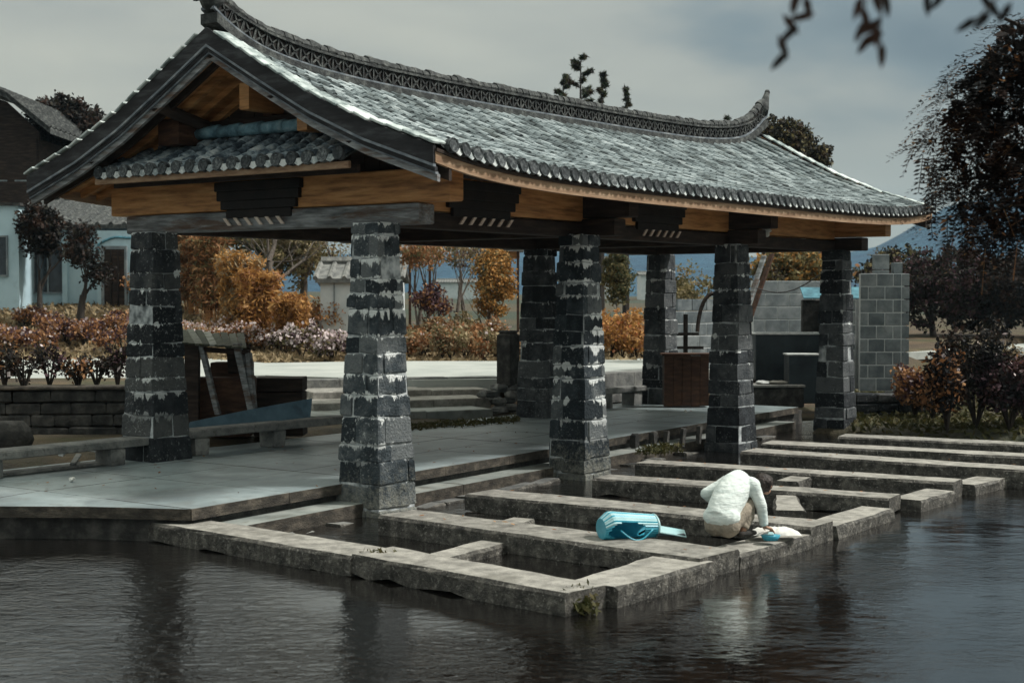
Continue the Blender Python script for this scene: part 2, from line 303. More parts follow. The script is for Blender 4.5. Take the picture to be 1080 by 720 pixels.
M['palepl']=mat('pale_turquoise_plastic',[(.3,(.32,.58,.62)),(.6,(.50,.72,.74))],scale=4,rough=.35,bump=.05,spec=.5,trans=.2)
M['cloth']=mat('white_wash_cloth',[(.3,(.55,.56,.53)),(.6,(.7,.7,.66))],scale=5,bump=.5,bscale=20,bdist=.02)
M['shoe']=mat('dark_shoe',[(.3,(.02,.02,.02)),(.6,(.05,.045,.04))],scale=8,bump=.2)
M['mossroof']=mat('mossy_plank',[(.3,(.05,.055,.04)),(.5,(.15,.155,.13)),(.7,(.30,.31,.28))],scale=5,detail=8,stretch=(1,3,1),bump=.7,bscale=20,rnd=.6,second=(5,[(.52,0.),(.64,.8)],(.05,.055,.02)))
# water
m=bpy.data.materials.new('pond_water'); m.use_nodes=True; t=m.node_tree; p=t.nodes['Principled BSDF']; M['water']=m
p.inputs['Base Color'].default_value=(.006,.0055,.005,1); p.inputs['Roughness'].default_value=.03; p.inputs['IOR'].default_value=2.0; p.inputs['Specular IOR Level'].default_value=.5
g=N(t,'ShaderNodeNewGeometry'); mp=N(t,'ShaderNodeMapping'); mp.inputs['Rotation'].default_value=(0,0,-YAW); L(t,g.outputs['Position'],mp.inputs[0])
mp2=N(t,'ShaderNodeMapping'); mp2.inputs['Scale'].default_value=(1.6,1,1); L(t,mp.outputs[0],mp2.inputs[0])
b1=N(t,'ShaderNodeBump'); b1.inputs['Strength'].default_value=1; b1.inputs['Distance'].default_value=.0085
na=noi(t,mp2.outputs[0],7.5,4,.6,.6); pt_=ramp(t,noi(t,mp.outputs[0],.33,3,.55,.4),[(.40,.25),(.60,1.0)])   # calm and ruffled patches
nm=N(t,'ShaderNodeMath',operation='MULTIPLY'); L(t,na,nm.inputs[0]); L(t,pt_,nm.inputs[1]); L(t,nm.outputs[0],b1.inputs['Height'])
b2=N(t,'ShaderNodeBump'); b2.inputs['Strength'].default_value=1; b2.inputs['Distance'].default_value=.011
L(t,noi(t,mp2.outputs[0],1.3,2,.5,.2),b2.inputs['Height']); L(t,b2.outputs[0],b1.inputs['Normal']); L(t,b1.outputs[0],p.inputs['Normal'])

def ss(x,a,b):
    k=np.clip((np.asarray(x,dtype=float)-a)/(b-a),0,1); return k*k*(3-2*k)
CY,SY=math.cos(YAW),math.sin(YAW)
def lat(x,y):  # metres to the right of and away from the camera
    dx=x-CAM.x; dy=y-CAM.y; return dx*SY-dy*CY, dx*CY+dy*SY
def at(l,d,z): # the inverse
    return Vector((CAM.x+d*CY+l*SY, CAM.y+d*SY-l*CY, z))
def P(px,py,d): # a point d metres away seen in the given direction (1080x720)
    f=1588.2; r=(px-540)/f; u=-(py-360)/f; cp,sp=math.cos(PITCH),math.sin(PITCH)
    fw=cp+u*sp; dz=-sp+u*cp
    return Vector((CAM.x+d*(fw*CY+r*SY),CAM.y+d*(fw*SY-r*CY),CAM.z+d*dz))
def G(px,py,z):
    a=P(px,py,1.0)-CAM; return CAM+a*((z-CAM.z)/a.z)
def bankz(x,y):
    l,d=lat(np.asarray(x,float),np.asarray(y,float))
    rise=ss(d,41,52)*(1.25*ss(-l,6,12)+.25)
    return rise
def hz(x,y):
    x=np.asarray(x,float); y=np.asarray(y,float)
    h=-.8+0*x
    l,d=lat(x,y)
    land=np.maximum(ss(y,.9,1.3)*ss(x,-3.0,-2.6), ss(y,4.6,5.1)*ss(x,-14,-10))
    h=h+land*1.0                         # .2 below the platform
    h=h+ss(y,4.9,5.4)*ss(x,-14,-10)*.28        # .48
    lw=ss(-l,4.6,5.4); d0=np.minimum(31.9+.3*l,33.0); h=h+((1-lw)*ss(d-d0,0,.6)*ss(y,4.9,5.6)+lw*ss(d,25.3,26.2)*ss(y,4.6,5.6))*ss(x,-14,-10)*.46          # .94
    rb=ss(x,12.0,13.0)*(1-ss(y,.3,1.2))
    h=np.maximum(h,-.8+rb*1.12+ss(x,15,22)*.6*rb)
    h=h+bankz(x,y)*ss(y,2,6)
    nb=ss(l,10.2,11.6)*(1-ss(d,17,21))      # the near bank to the right of the view
    h=np.maximum(h,-.8+nb*1.3)
    h=h+ss(np.hypot(x,y),90,400)*1.5
    return h
def gz(x,y): return float(hz(x,y))
# ------------------------------------------------------------------ ground, water, road, hills
def axis():
    a=list(np.arange(-16,26,.45)); s=.6
    while a[-1]<2600: s*=1.16; a.append(a[-1]+s)
    b=[-16]; s=.6
    while b[-1]>-2600: s*=1.16; b.append(b[-1]-s)
    return np.array(sorted(set(b[1:]+a)))
ax=axis(); gx,gy=np.meshgrid(ax,ax); hh=hz(gx,gy)
for i in range(gx.shape[0]):
    for j in range(gx.shape[1]):
        if hh[i,j]>-.7 and abs(gx[i,j])<60 and abs(gy[i,j])<60: hh[i,j]+=.06*(noise.noise(Vector((gx[i,j]*.9,gy[i,j]*.9,0))))
n=len(ax); vs=np.stack([gx,gy,hh],-1).reshape(-1,3)
idx=np.arange(n*n).reshape(n,n)
fs=np.stack([idx[:-1,:-1],idx[:-1,1:],idx[1:,1:],idx[1:,:-1]],-1).reshape(-1,4)
def npmesh(name,vs,fs,mats,mi=None,smooth=False):
    me=bpy.data.meshes.new(name); vs=np.asarray(vs,np.float32); fs=np.asarray(fs,np.int32); k=fs.shape[1]
    me.vertices.add(len(vs)); me.vertices.foreach_set('co',vs.ravel())
    me.loops.add(fs.size); me.loops.foreach_set('vertex_index',fs.ravel())
    me.polygons.add(len(fs)); me.polygons.foreach_set('loop_start',np.arange(0,fs.size,k,dtype=np.int32))
    me.polygons.foreach_set('loop_total',np.full(len(fs),k,np.int32))
    for m_ in (mats if isinstance(mats,list) else [mats]): me.materials.append(m_)
    if mi is not None: me.polygons.foreach_set('material_index',np.asarray(mi,np.int32))
    me.polygons.foreach_set('use_smooth',np.full(len(fs),smooth))
    me.update(calc_edges=True); return me
tag(link('ground',npmesh('ground',vs,fs,M['ground'],smooth=True)),kind='structure')
mb=MB(); mb.add([(-600,-600,.16),(600,-600,.16),(600,600,.16),(-600,600,.16)],[(0,1,2,3)])
tag(obj('water',mb,M['water'],loc=(0,0,0)),kind='structure')
# road: pale concrete, z 1.0, running behind the pavilion
fr=[(-700,404),(-300,402),(0,401),(130,399),(280,396),(435,401),(530,400),(680,393),(800,388),(955,372),(1080,367),(1500,358)]
bk=[(-700,374),(-300,372),(0,371),(130,371),(280,383),(400,381),(530,381),(680,378),(800,372),(955,350),(1080,356),(1500,349)]
mb=MB(); A=[G(a,b,1.02) for a,b in fr]; B=[G(a,b,1.02) for a,b in bk]
vs=[];
for a,b in zip(A,B):
    for p_,zz in ((a,.80),(a,1.03),(b,1.03),(b,.80)): vs.append((p_.x,p_.y,zz))
fs=[]
for i in range(len(A)-1):
    for k in range(3): fs.append((4*i+k,4*(i+1)+k,4*(i+1)+k+1,4*i+k+1))
mb.add(vs,fs); tag(obj('road',mb,M['road'],loc=(0,0,0)),kind='structure')
# hills
def hill(name,prof,d,depth,mt):
    """prof: (px,py) skyline of a wooded ridge d metres away"""
    vs=[];fs=[];k=60; rows=14
    xs=np.linspace(prof[0][0],prof[-1][0],k*2); ys=np.interp(xs,[a for a,b in prof],[b for a,b in prof])
    for r in range(rows):
        f=r/(rows-1)
        for i,(px,py) in enumerate(zip(xs,ys)):
            top=P(px,py,d); dd=d-depth*(1-f); b=P(px,py,dd)
            z=(top.z)*(math.sin(f*math.pi/2)**1.2)
            z+= (noise.fractal(Vector((b.x*.012,b.y*.012,3)),1,2,5))*top.z*.10*(1-abs(f-.5))
            vs.append((b.x,b.y,z if r else -3))
    n_=len(xs)
    for r in range(rows-1):
        for i in range(n_-1): fs.append((r*n_+i,r*n_+i+1,(r+1)*n_+i+1,(r+1)*n_+i))
    mb=MB(); mb.add(vs,fs); tag(obj(name,mb,mt,smooth=True,loc=(0,0,0)),kind='structure')
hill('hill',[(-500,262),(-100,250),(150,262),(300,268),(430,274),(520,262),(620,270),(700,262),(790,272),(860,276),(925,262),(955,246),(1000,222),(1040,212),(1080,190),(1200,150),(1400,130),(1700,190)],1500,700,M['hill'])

# ------------------------------------------------------------------ the pavilion
PV=thing('wash_pavilion','long open timber wash pavilion with grey tiled gable roof on eight stone pillars','pavilion',(6.6,2.05,.0))
YC=2.05; X0,X1=-.85,14.05; HALF=3.62
def lift(x): return math.exp(-max(x-X0,0)/1.15)+math.exp(-max(X1-x,0)/1.15)
PD=[0,.9,1.7,2.55,3.62]; PZ=[6.10,5.60,5.17,4.80,4.44]
def zroof(x,d,off=0):
    z=float(np.interp(d,PD,PZ)); a=.50+(.24-.50)*min(d/HALF,1)
    return z-a+a*lift(x)+off
def rp(x,d,side=-1,off=0): return Vector((x,YC+side*d,zroof(x,d,off)))
# pillars
AX=[(-.12,-.07),(4.26,-.06),(8.95,-.02),(13.2,.0)]; BX=[(.08,4.12),(4.62,4.15),(9.12,4.05),(13.42,4.0)]
AW=[(.375,.200),(.355,.205),(.345,.205),(.325,.205)]; BW=[(.345,.215),(.34,.21),(.32,.21),(.30,.21)]
names={0:'front pillar beside the platform corner',1:'second front pillar',2:'third front pillar',3:'last front pillar'}
def pillar(cx,cy,zb,zt,w0,w1,four,label,mt):
    e=thing('stone_pillar',None,None,(cx,cy,zb)); e['label']=label; e.parent=PV; e.location=Vector((cx,cy,zb))-ORG[PV.name]
    H=zt-zb
    def hw(z):
        f=(z-zb)/H; return w0+(w1-w0)*(f**.85)
    core=MB(); lv=[zb+H*k/6 for k in range(7)]
    vs=[(cx+sx*(hw(z)-.016),cy+sy*(hw(z)-.016),z) for z in lv for sx,sy in((-1,-1),(1,-1),(1,1),(-1,1))]
    fs=[(3,2,1,0),(24,25,26,27)]+[(4*k+i,4*k+(i+1)%4,4*k+4+(i+1)%4,4*k+4+i) for k in range(6) for i in range(4)]
    core.add(vs,fs); obj('mortar_core',core,M['mortar'],e)
    z=zb; k=0
    while z<zt-.05:
        h=random.uniform(.18,.33); h=.34 if k==0 else h
        if z+h>zt-.12: h=zt-z
        a=random.choice([-.35,-.15,.1,.35,.6,-.6]); c=random.choice([-.4,-.1,.2,.45]); b=random.uniform(-.4,.4)
        if four: cells=[(-1,a,-1,c),(a,1,-1,c),(-1,b,c,1),(b,1,c,1)]
        else: cells=[(-1,a,-1,1),(a,1,-1,1)] if k%2 else [(-1,1,-1,c),(-1,1,c,1)]
        for (u0,u1,v0,v1) in cells:
            vs=[]; pr=random.uniform(-.006,.008)
            j=[(random.uniform(-.016,.016),random.uniform(-.016,.016)) for _ in range(4)]
            zj=[random.uniform(-.02,.02) for _ in range(4)]
            for ri,(zz,ins) in enumerate(((z+.003,.013),(z+.022,0),(z+h-.022,0),(z+h-.003,.013))):
                s_=hw(zz)+pr
                for i,(u,v) in enumerate(((u0,v0),(u1,v0),(u1,v1),(u0,v1))):
                    gu=.004 if abs(u)<.99 else 0; gv=.004 if abs(v)<.99 else 0
                    X=u*s_+(-ins-gu if u in(u1,) else ins+gu); Y_=v*s_+(-ins-gv if v==v1 else ins+gv)
                    vs.append((cx+X+j[i][0],cy+Y_+j[i][1],zz+zj[i]*.7))
            # mid ring bulges a little
            fs=[(3,2,1,0),(12,13,14,15)]+[(4*q+i,4*q+(i+1)%4,4*q+4+(i+1)%4,4*q+4+i) for q in range(3) for i in range(4)]
            bb=MB(); bb.add(vs,fs); obj('stone_block',bb,mt,e)
        z+=h; k+=1
FL=['mottled stone pillar at the near front corner, standing in the water','second front pillar of dark squared stone','third front pillar, paler on its water side','far front pillar of dark bluish stone']
BL=['dark back pillar at the left corner with white mortar','back pillar hidden behind the near front pillar','third back pillar beside the carved post','far back pillar beside the wooden box']
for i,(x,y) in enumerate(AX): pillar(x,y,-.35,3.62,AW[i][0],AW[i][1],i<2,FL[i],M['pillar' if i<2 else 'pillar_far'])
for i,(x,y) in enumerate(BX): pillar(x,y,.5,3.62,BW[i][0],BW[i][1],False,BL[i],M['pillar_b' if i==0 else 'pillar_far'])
# timber: beams
def beam(name,p0,p1,hh,ww,mt,lab=None,bev=.015):
    p0=Vector(p0);p1=Vector(p1); d=p1-p0; mb=MB(); rz=math.atan2(d.y,d.x)
    mb.box((p0+p1)/2,(d.length,ww,hh),rz=rz,bev=bev); o=obj(name,mb,mt,PV)
    if lab: o['label']=lab
    return o
for y in(.15,4.1):
    beam('lower_beam',(.45,y,3.70),(13.6,y,3.70),.20,.26,M['wood_dark'])
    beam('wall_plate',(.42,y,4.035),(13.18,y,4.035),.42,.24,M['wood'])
for i,x in enumerate([.28,4.62,9.05,13.32]):
    beam('cross_beam',(x,-.52,3.735),(x,4.75,3.735),.245,.30,M['weathered'] if i==0 else M['wood_dark'],'weathered grey lintel of the near gable' if i==0 else None)
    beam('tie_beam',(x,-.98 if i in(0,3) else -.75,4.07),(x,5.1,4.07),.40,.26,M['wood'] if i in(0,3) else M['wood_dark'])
for i,x in enumerate([.28,4.62,9.05,13.32]):
    beam('upper_tie_beam',(x,1.0,4.95),(x,3.1,4.95),.24,.2,M['wood_dark'])
    beam('short_post',(x,YC,4.9),(x,YC,4.9),.01,.01,M['wood_dark']) if False else None
    for yy,zz in ((1.15,4.30),(2.95,4.30)):
        mb=MB(); mb.box((x,yy,(zz+4.83)/2),(.17,.17,4.83-zz)); obj('queen_post',mb,M['wood_red'],PV)
    mb=MB(); mb.box((x,YC,5.28),(.17,.17,.42)); obj('king_post',mb,M['wood_red'],PV)
for d,zz in ((0,-.22),(1.05,-.20),(2.3,-.20)):
    for s_ in ((-1,) if d==0 else(-1,1)):
        pts=[Vector((x,YC+s_*d,zroof(x,d)-.30)) for x in np.linspace(X0+.08,X1-.08,15)]
        mb=MB(); mb.tube(pts,.085,8); obj('purlin',mb,M['wood_dark'],PV,smooth=True)
# gable boarding, recessed
for gxx,sg in ((.30,-1),(13.30,1)):
    k=0
    for yy in np.arange(YC-2.55,YC+2.55,.24):
        yc=yy+.12; d=abs(yc-YC); top=zroof(gxx,d)-.26; lo=4.27
        if top>lo+.05:
            mb=MB(); t0=zroof(gxx,abs(yy+.008-YC))-.24; t1=zroof(gxx,abs(yy+.232-YC))-.24
            x_=gxx+random.uniform(-.006,.006)
            vs=[(x_-.015,yy+.008,lo),(x_-.015,yy+.232,lo),(x_-.015,yy+.232,t1),(x_-.015,yy+.008,t0)]
            vs+=[(a+.03,b,c) for a,b,c in vs]
            mb.add(vs,[(0,3,2,1),(4,5,6,7),(0,1,5,4),(1,2,6,5),(2,3,7,6),(3,0,4,7)])
            obj('gable_board',mb,M['wood_dark'],PV)
# purlin ends shown under the near gable
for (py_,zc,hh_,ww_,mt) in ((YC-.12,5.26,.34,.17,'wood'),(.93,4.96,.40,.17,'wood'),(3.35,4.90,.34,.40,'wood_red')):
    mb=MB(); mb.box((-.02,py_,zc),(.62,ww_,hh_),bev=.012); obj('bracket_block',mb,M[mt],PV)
# roof deck (underside) and rafters
for s_ in(-1,1):
    xs=np.linspace(X0+.02,X1-.02,40); ds=[0,.45,.9,1.3,1.7,2.1,2.55,3.1,3.56]
    vs=[];fs=[]
    for off in(-.115,-.085):
        for x in xs:
            for d in ds: vs.append(rp(x,d,s_,off))
    nx,nd=len(xs),len(ds)
    for o_ in(0,1):
        for i in range(nx-1):
            for j in range(nd-1):
                a=o_*nx*nd+i*nd+j; fs.append((a,a+nd,a+nd+1,a+1))
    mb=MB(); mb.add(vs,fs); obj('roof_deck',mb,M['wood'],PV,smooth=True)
    for k in range(52):
        x=-.55+k*.277
        mb=MB()
        pts=[rp(x,d,s_,-.165) for d in (.05,.9,1.7,2.55,3.50)]
        for a,b in zip(pts[:-1],pts[1:]):
            vs=[]
            for q in(a,b):
                vs+=[q+Vector((-.035,0,-.05)),q+Vector((.035,0,-.05)),q+Vector((.035,0,.05)),q+Vector((-.035,0,.05))]
            mb.add(vs,[(0,1,5,4),(1,2,6,5),(2,3,7,6),(3,0,4,7),(0,3,2,1),(4,5,6,7)])
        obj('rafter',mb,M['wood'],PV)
# swept board helper: a board hanging from the roof curve
def swept(name,pts,thick,z0,z1,mt,axis='y',smooth=False):
    """pts: path; board from z0 to z1 below the path, thickness along axis"""
    vs=[];fs=[]; t=Vector((0,thick/2,0)) if axis=='y' else Vector((thick/2,0,0))
    for p in pts:
        p=Vector(p)
        for s_,z in((-1,z0),(1,z0),(1,z1),(-1,z1)): vs.append(p+t*s_+Vector((0,0,z)))
    for k in range(len(pts)-1):
        for i in range(4): fs.append((4*k+i,4*k+(i+1)%4,4*k+4+(i+1)%4,4*k+4+i))
    n_=4*(len(pts)-1); fs+=[(3,2,1,0),(n_,n_+1,n_+2,n_+3)]
    mb=MB(); mb.add(vs,fs); return obj(name,mb,mt,PV,smooth)
for s_ in(-1,1):
    pts=[(x,YC+s_*(HALF-.035),zroof(x,HALF)) for x in np.linspace(X0+.03,X1-.03,50)]
    swept('eave_board',pts,.05,-.22,-.095,M['fascia'])
    swept('eave_batten',[(a,b+s_*.03,c) for a,b,c in pts],.03,-.10,-.062,M['wood_dark'])
for xg,sg in ((X0,-1),(X1,1)):
    for s_ in(-1,1):
        ds=np.linspace(0,HALF-.02,26)
        base=[(xg,YC+s_*d,zroof(xg,d)) for d in ds]
        swept('verge_board',[(a+sg*-.02,b,c) for a,b,c in base],.045,-.25,-.045,M['verge'],'x')
        for q,(o_,z0,z1,mt) in enumerate(((.0,-.28,-.25,'verge_light'),(.03,-.335,-.28,'verge'),(.045,-.36,-.335,'verge_light'),(.075,-.44,-.36,'weathered'))):
            swept('verge_moulding',[(a-sg*(o_+.02),b,c) for a,b,c in base],.05,z0,z1,M[mt],'x')
# bargeboard inner, brown, deeper in
        swept('inner_bargeboard',[(a-sg*.30,b,c) for a,b,c in base],.05,-.42,-.20,M['wood_dark'],'x')
# black stepped corbel panels with pale stripes
def corbel(c,L_,axis):
    def b(mb,u0,u1,z0,z1,t0,t1):
        if axis=='x': mb.box((c[0]+(u0+u1)/2,c[1]-(t0+t1)/2,(z0+z1)/2),(u1-u0,t1-t0,z1-z0),bev=.008)
        else: mb.box((c[0]-(t0+t1)/2,c[1]+(u0+u1)/2,(z0+z1)/2),(t1-t0,u1-u0,z1-z0),bev=.008)
    mb=MB(); h=L_/2
    for i,(w_,z0,z1) in enumerate(((h,4.12,4.24),(h*.96,3.995,4.12),(h*.88,3.88,3.995),(h*.76,3.765,3.88))):
        b(mb,-w_,w_,z0,z1,.12,.17+.012*(3-i))
    o=obj('painted_corbel',mb,M['black'],PV)
    sh=Vector((1,0,0)) if axis=='x' else Vector((0,1,0)); nrm=Vector((0,-1,0)) if axis=='x' else Vector((-1,0,0))
    for k in range(6):
        u=-h*.62+k*h*.25; q=Vector(c)+sh*u+nrm*.178
        vs=[q+sh*a+nrm*t_+Vector((0,0,z-c[2])) for t_ in(0,.02) for a,z in((-.02,3.67),(.04,3.67),(.14,3.77),(.08,3.77))]
        mb=MB(); mb.add(vs,[(3,2,1,0),(4,5,6,7),(0,1,5,4),(1,2,6,5),(2,3,7,6),(3,0,4,7)]); obj('stripe',mb,M['stripe'],o)
    mb=MB()
for xx in(2.05,6.55): corbel((xx,.15,0),1.62,'x')
corbel((.28,2.15,0),1.55,'y')
# roof tiles. One tile shape shared by all cover tiles of the roof
ROW=.2185; NR=int((X1-X0-.50)/ROW); TL=.25
def tile_geo(r0,r1,Lt,n=6,th=.02):
    vs=[];fs=[]
    for (y,r,zo) in ((0,r0,.0),(Lt,r1,-.012)):
        for i in range(n+1):
            a=math.pi*i/n; vs.append((math.cos(a)*r,y,math.sin(a)*r*.92+zo))
    for i in range(n): fs.append((i,n+1+i,n+2+i,i+1))
    # thickness lip at the lower end
    k=len(vs)
    for i in range(n+1):
        a=math.pi*i/n; vs.append((math.cos(a)*(r0-th),0,math.sin(a)*(r0-th)*.92))
    for i in range(n): fs.append((i,i+1,k+i+1,k+i))
    return vs,fs
tv,tf=tile_geo(.070,.060,TL+.03)
tb=MB(); tb.add(tv,tf); TILE=tb.mesh('roof_tile',M['tile'])
s_tot=0; dd=np.linspace(0,HALF,200); zz=np.interp(dd,PD,PZ)-(.50+(.24-.50)*dd/HALF)
arc=np.concatenate([[0],np.cumsum(np.hypot(np.diff(dd),np.diff(zz)))]); SL=arc[-1]; NT=int((SL-.10)/TL)
stuff={-1:MB(),1:MB()}; pans={-1:MB(),1:MB()}
rr=random.Random(5)
for side in(-1,1):
    for r in range(NR+1):
        x=X0+.27+r*ROW
        for k in range(NT+1):
            s0=SL-.0-k*TL; d0=float(np.interp(s0,arc,dd)); d1=float(np.interp(s0-TL,arc,dd))
            if d1<.02: continue
            a=rp(x,d0,side); b=rp(x,d1,side)
            a.x+=rr.uniform(-.008,.008); 
            yv=(b-a).normalized(); a.z+=rr.uniform(-.004,.008)
            xv=Vector((1,0,0))*(1 if side<0 else -1); zv=xv.cross(yv).normalized(); xv=yv.cross(zv)
            Mx=Matrix((xv,yv,zv)).transposed()@Matrix.Rotation(rr.uniform(-.035,.035),3,'Z')
            a=a+zv*.012
            if side<0 and r<14 and k<21: inst('roof_tile',TILE,PV,a,Mx)
            else: stuff[side].add([a+Mx@Vector(v) for v in tv],tf)
    # pan tiles between the rows, stepped
    for r in range(NR+2):
        x=X0+.27+(r-.5)*ROW
        if x>X1-.1: continue
        for k in range(NT+1):
            s0=SL+.02-k*TL; d0=float(np.interp(s0,arc,dd)); d1=float(np.interp(max(s0-TL-.02,0),arc,dd))
            vs=[]
            for u,h_ in((-.075,.012),(0,-.022),(.075,.012)):
                vs.append(rp(x+u,d0,side,h_+.012)); 
            for u,h_ in((-.075,.012),(0,-.022),(.075,.012)): vs.append(rp(x+u,d1,side,h_-.006))
            for u,h_ in((-.075,.012),(0,-.022),(.075,.012)): vs.append(rp(x+u,d0,side,h_-.012))
            pans[side].add(vs,[(0,1,4,3),(1,2,5,4),(6,7,1,0),(7,8,2,1)])
    tag(obj('cover_tiles',stuff[side],M['tile'],PV),kind='stuff'); tag(obj('pan_tiles',pans[side],M['pan'],PV),kind='stuff')
# eave discs and drip tiles
mb=MB(); n_=12; vs=[];fs=[]
for y_,r_ in((-.035,.0),(-.035,.060),(-.035,.083),(-.022,.088),(.03,.086)):
    for i in range(n_): a=2*math.pi*i/n_; vs.append((math.cos(a)*r_,y_-(.012 if r_ in(.083,.088) else 0),math.sin(a)*r_))
for q in range(4):
    for i in range(n_): fs.append((q*n_+i,q*n_+(i+1)%n_,(q+1)*n_+(i+1)%n_,(q+1)*n_+i))
mb.add(vs,fs); DISC=mb.mesh('eave_disc',M['disc'])
mb=MB(); vs=[(-.08,-.02,.03),(.08,-.02,.03),(.055,-.03,-.03),(0,-.035,-.062),(-.055,-.03,-.03)]; vs+=[(a,b+.016,c) for a,b,c in vs]
mb.add(vs,[(0,4,3,2,1),(5,6,7,8,9)]+[(i,(i+1)%5,5+(i+1)%5,5+i) for i in range(5)]); DRIP=mb.mesh('drip_tile',M['drip'])
for side in(-1,1):
    for r in range(NR+1):
        x=X0+.27+r*ROW; R0=Matrix.Rotation(0 if side<0 else math.pi,3,'Z')@Matrix.Rotation(-.15,3,'X')
        a=rp(x,HALF,side,.022)+Vector((0,side*.02,0)); inst('eave_disc',DISC,PV,a,R0@Matrix.Rotation(rr.uniform(-.1,.1),3,'Z'))
        a=rp(x+ROW/2,HALF,side,-.012)+Vector((0,side*.02,0)); inst('drip_tile',DRIP,PV,a,R0@Matrix.Rotation(rr.uniform(-.08,.08),3,'Z'))
# flat verge tiles stepping down both gable edges
mb=MB(); mb.box((0,0,0),(.27,.212,.030),bev=.006); VT=mb.mesh('verge_tile',M['tile_flat'])
for xg,sg in((X0+.10,1),(X1-.10,-1)):
    for side in(-1,1):
        for k in range(NT+1):
            s0=SL-.10-k*TL
            if s0<.1: continue
            d0=float(np.interp(s0,arc,dd)); a=rp(xg,d0,side,.012); b=rp(xg,max(d0-.2,0),side,.012); yv=(b-a).normalized(); xv=Vector((1,0,0))*(1 if side<0 else -1); zv=xv.cross(yv).normalized()
            Mx=Matrix((xv,yv,zv)).transposed()@Matrix.Rotation(.06,3,'X')@Matrix.Rotation(rr.uniform(-.03,.03),3,'Z')
            inst('verge_tile',VT,PV,a+Vector((rr.uniform(-.008,.008),0,rr.uniform(0,.006))),Mx)
# ridge: base course, lattice band, cap, upturned ends
def zr0(x): return zroof(min(max(x,X0),X1),0)
def horn(x): 
    e=max(0,(x-13.0)/1.15); f=max(0,(.15-x)/1.1); return .22*e**1.8+.16*f**1.8
def ridge_sweep(name,w_,z0,z1,mt,x0,x1,hk=1.0,n=90,taper=0):
    vs=[];fs=[]
    xs=np.linspace(x0,x1,n)
    for x in xs:
        f=1-taper*max(0,(x-13.2)/.9,(-.2-x)/.9); b=zr0(x)+horn(x)*hk
        for y,z in((-w_/2,z0),(w_/2,z0),(w_/2,z1),(-w_/2,z1)): vs.append((x,YC+y*max(f,.3),b+z*1.0 if z<.12 else b+.12+(z-.12)*max(f,.25)))
    for k in range(n-1):
        for i in range(4): fs.append((4*k+i,4*k+(i+1)%4,4*k+4+(i+1)%4,4*k+4+i))
    q=4*(n-1); fs+=[(3,2,1,0),(q,q+1,q+2,q+3)]
    mb=MB(); mb.add(vs,fs); return obj(name,mb,mt,PV)
ridge_sweep('ridge_base',.30,-.06,.065,M['ridge'],X0+.05,X1+.05,.75)
ridge_sweep('ridge_core',.15,.06,.31,M['black'],X0+.04,X1+.10)
ridge_sweep('ridge_moulding',.24,.065,.095,M['verge_light'],X0+.03,X1+.08)
ridge_sweep('ridge_moulding',.24,.285,.315,M['ridge'],X0+.02,X1+.12,1,90,.5)
mb=MB()
for s_ in(-1,1):
    mb.box((0,0,0),(.215,.02,.022),rot=Matrix.Rotation(s_*.78,3,'Y'))
    for sx in(-1,1): mb.box((sx*.10,0,0),(.018,.026,.19))
LAT=mb.mesh('ridge_lattice',M['ridge'])
k=0; x=X0+.02
while x<X1:
    for side in(-1,1):
        sl=(zr0(x+.1)+horn(x+.1)-zr0(x-.1)-horn(x-.1))/.2
        inst('ridge_lattice',LAT,PV,(x,YC+side*.085,zr0(x)+horn(x)+.19),Matrix.Rotation(-math.atan(sl),3,'Y'),(1,1,1))
    x+=.205
mb=MB(); pts=[]
mb.tube([(-.10,0,0),(-.02,0,.012),(.09,0,0)],[.088,.080,.072],8); CAP=mb.mesh('ridge_cap_tile',M['ridge'])
x=X0+.08
while x<X1+.14:
    sl=(zr0(x+.1)+horn(x+.1)-zr0(x-.1)-horn(x-.1))/.2
    inst('ridge_cap_tile',CAP,PV,(x,YC,zr0(x)+horn(x)+.345+rr.uniform(-.008,.008)),Matrix.Rotation(-math.atan(sl),3,'Y')@Matrix.Rotation(rr.uniform(-.06,.06),3,'Z'),(1.1,1,rr.uniform(.85,1.15)))
    x+=.165
for sg,xe in((1,X1+.06),(-1,X0+.10)):
    mb=MB(); b=zr0(xe)+horn(xe)+.2
    pts=[Vector((xe-sg*.05,YC,b-.02)),Vector((xe+sg*.08,YC,b+.10)),Vector((xe+sg*.17,YC,b+.26)),Vector((xe+sg*.24,YC,b+.40))]
    mb.tube(pts,[.16,.12,.075,.05],8); mb.ball(pts[-1],.06,8); obj('ridge_horn',mb,M['ridge'],PV,smooth=True)
# small pent roof across the near gable
PX0,PX1=-.68,.12
def pz(x,y): 
    f=(x-PX0)/(PX1-PX0); return 4.335+.43*f+.05*(1-f)*max(0,(.5-y))+.03*math.sin(f*math.pi)*-1
tv2,tf2=tile_geo(.088,.072,.225); tb=MB(); tb.add(tv2,tf2); PT=tb.mesh('pent_tile',M['pent'])
ln=math.hypot(PX1-PX0,.43); npt=5
ys=np.linspace(-.02,4.30,18)
for y in ys:
    for k in range(npt):
        f0=k/npt; a=Vector((PX0+(PX1-PX0)*f0,y,pz(PX0+(PX1-PX0)*f0,y)+.035)); b=Vector((PX0+(PX1-PX0)*(f0+.2),y,pz(PX0+(PX1-PX0)*(f0+.2),y)+.035))
        if zroof(a.x,abs(y-YC))-.16<a.z+.05: continue
        yv=(b-a).normalized(); xv=Vector((0,-1,0)); zv=xv.cross(yv).normalized(); Mx=Matrix((xv,yv,zv)).transposed()@Matrix.Rotation(rr.uniform(-.05,.05),3,'Z')
        inst('pent_tile',PT,PV,a+Vector((0,rr.uniform(-.01,.01),rr.uniform(-.004,.008))),Mx)
    inst('pent_disc',DISC,PV,Vector((PX0-.0,y,pz(PX0,y)+.05)),Matrix.Rotation(-math.pi/2,3,'Z')@Matrix.Rotation(-.1,3,'X'))
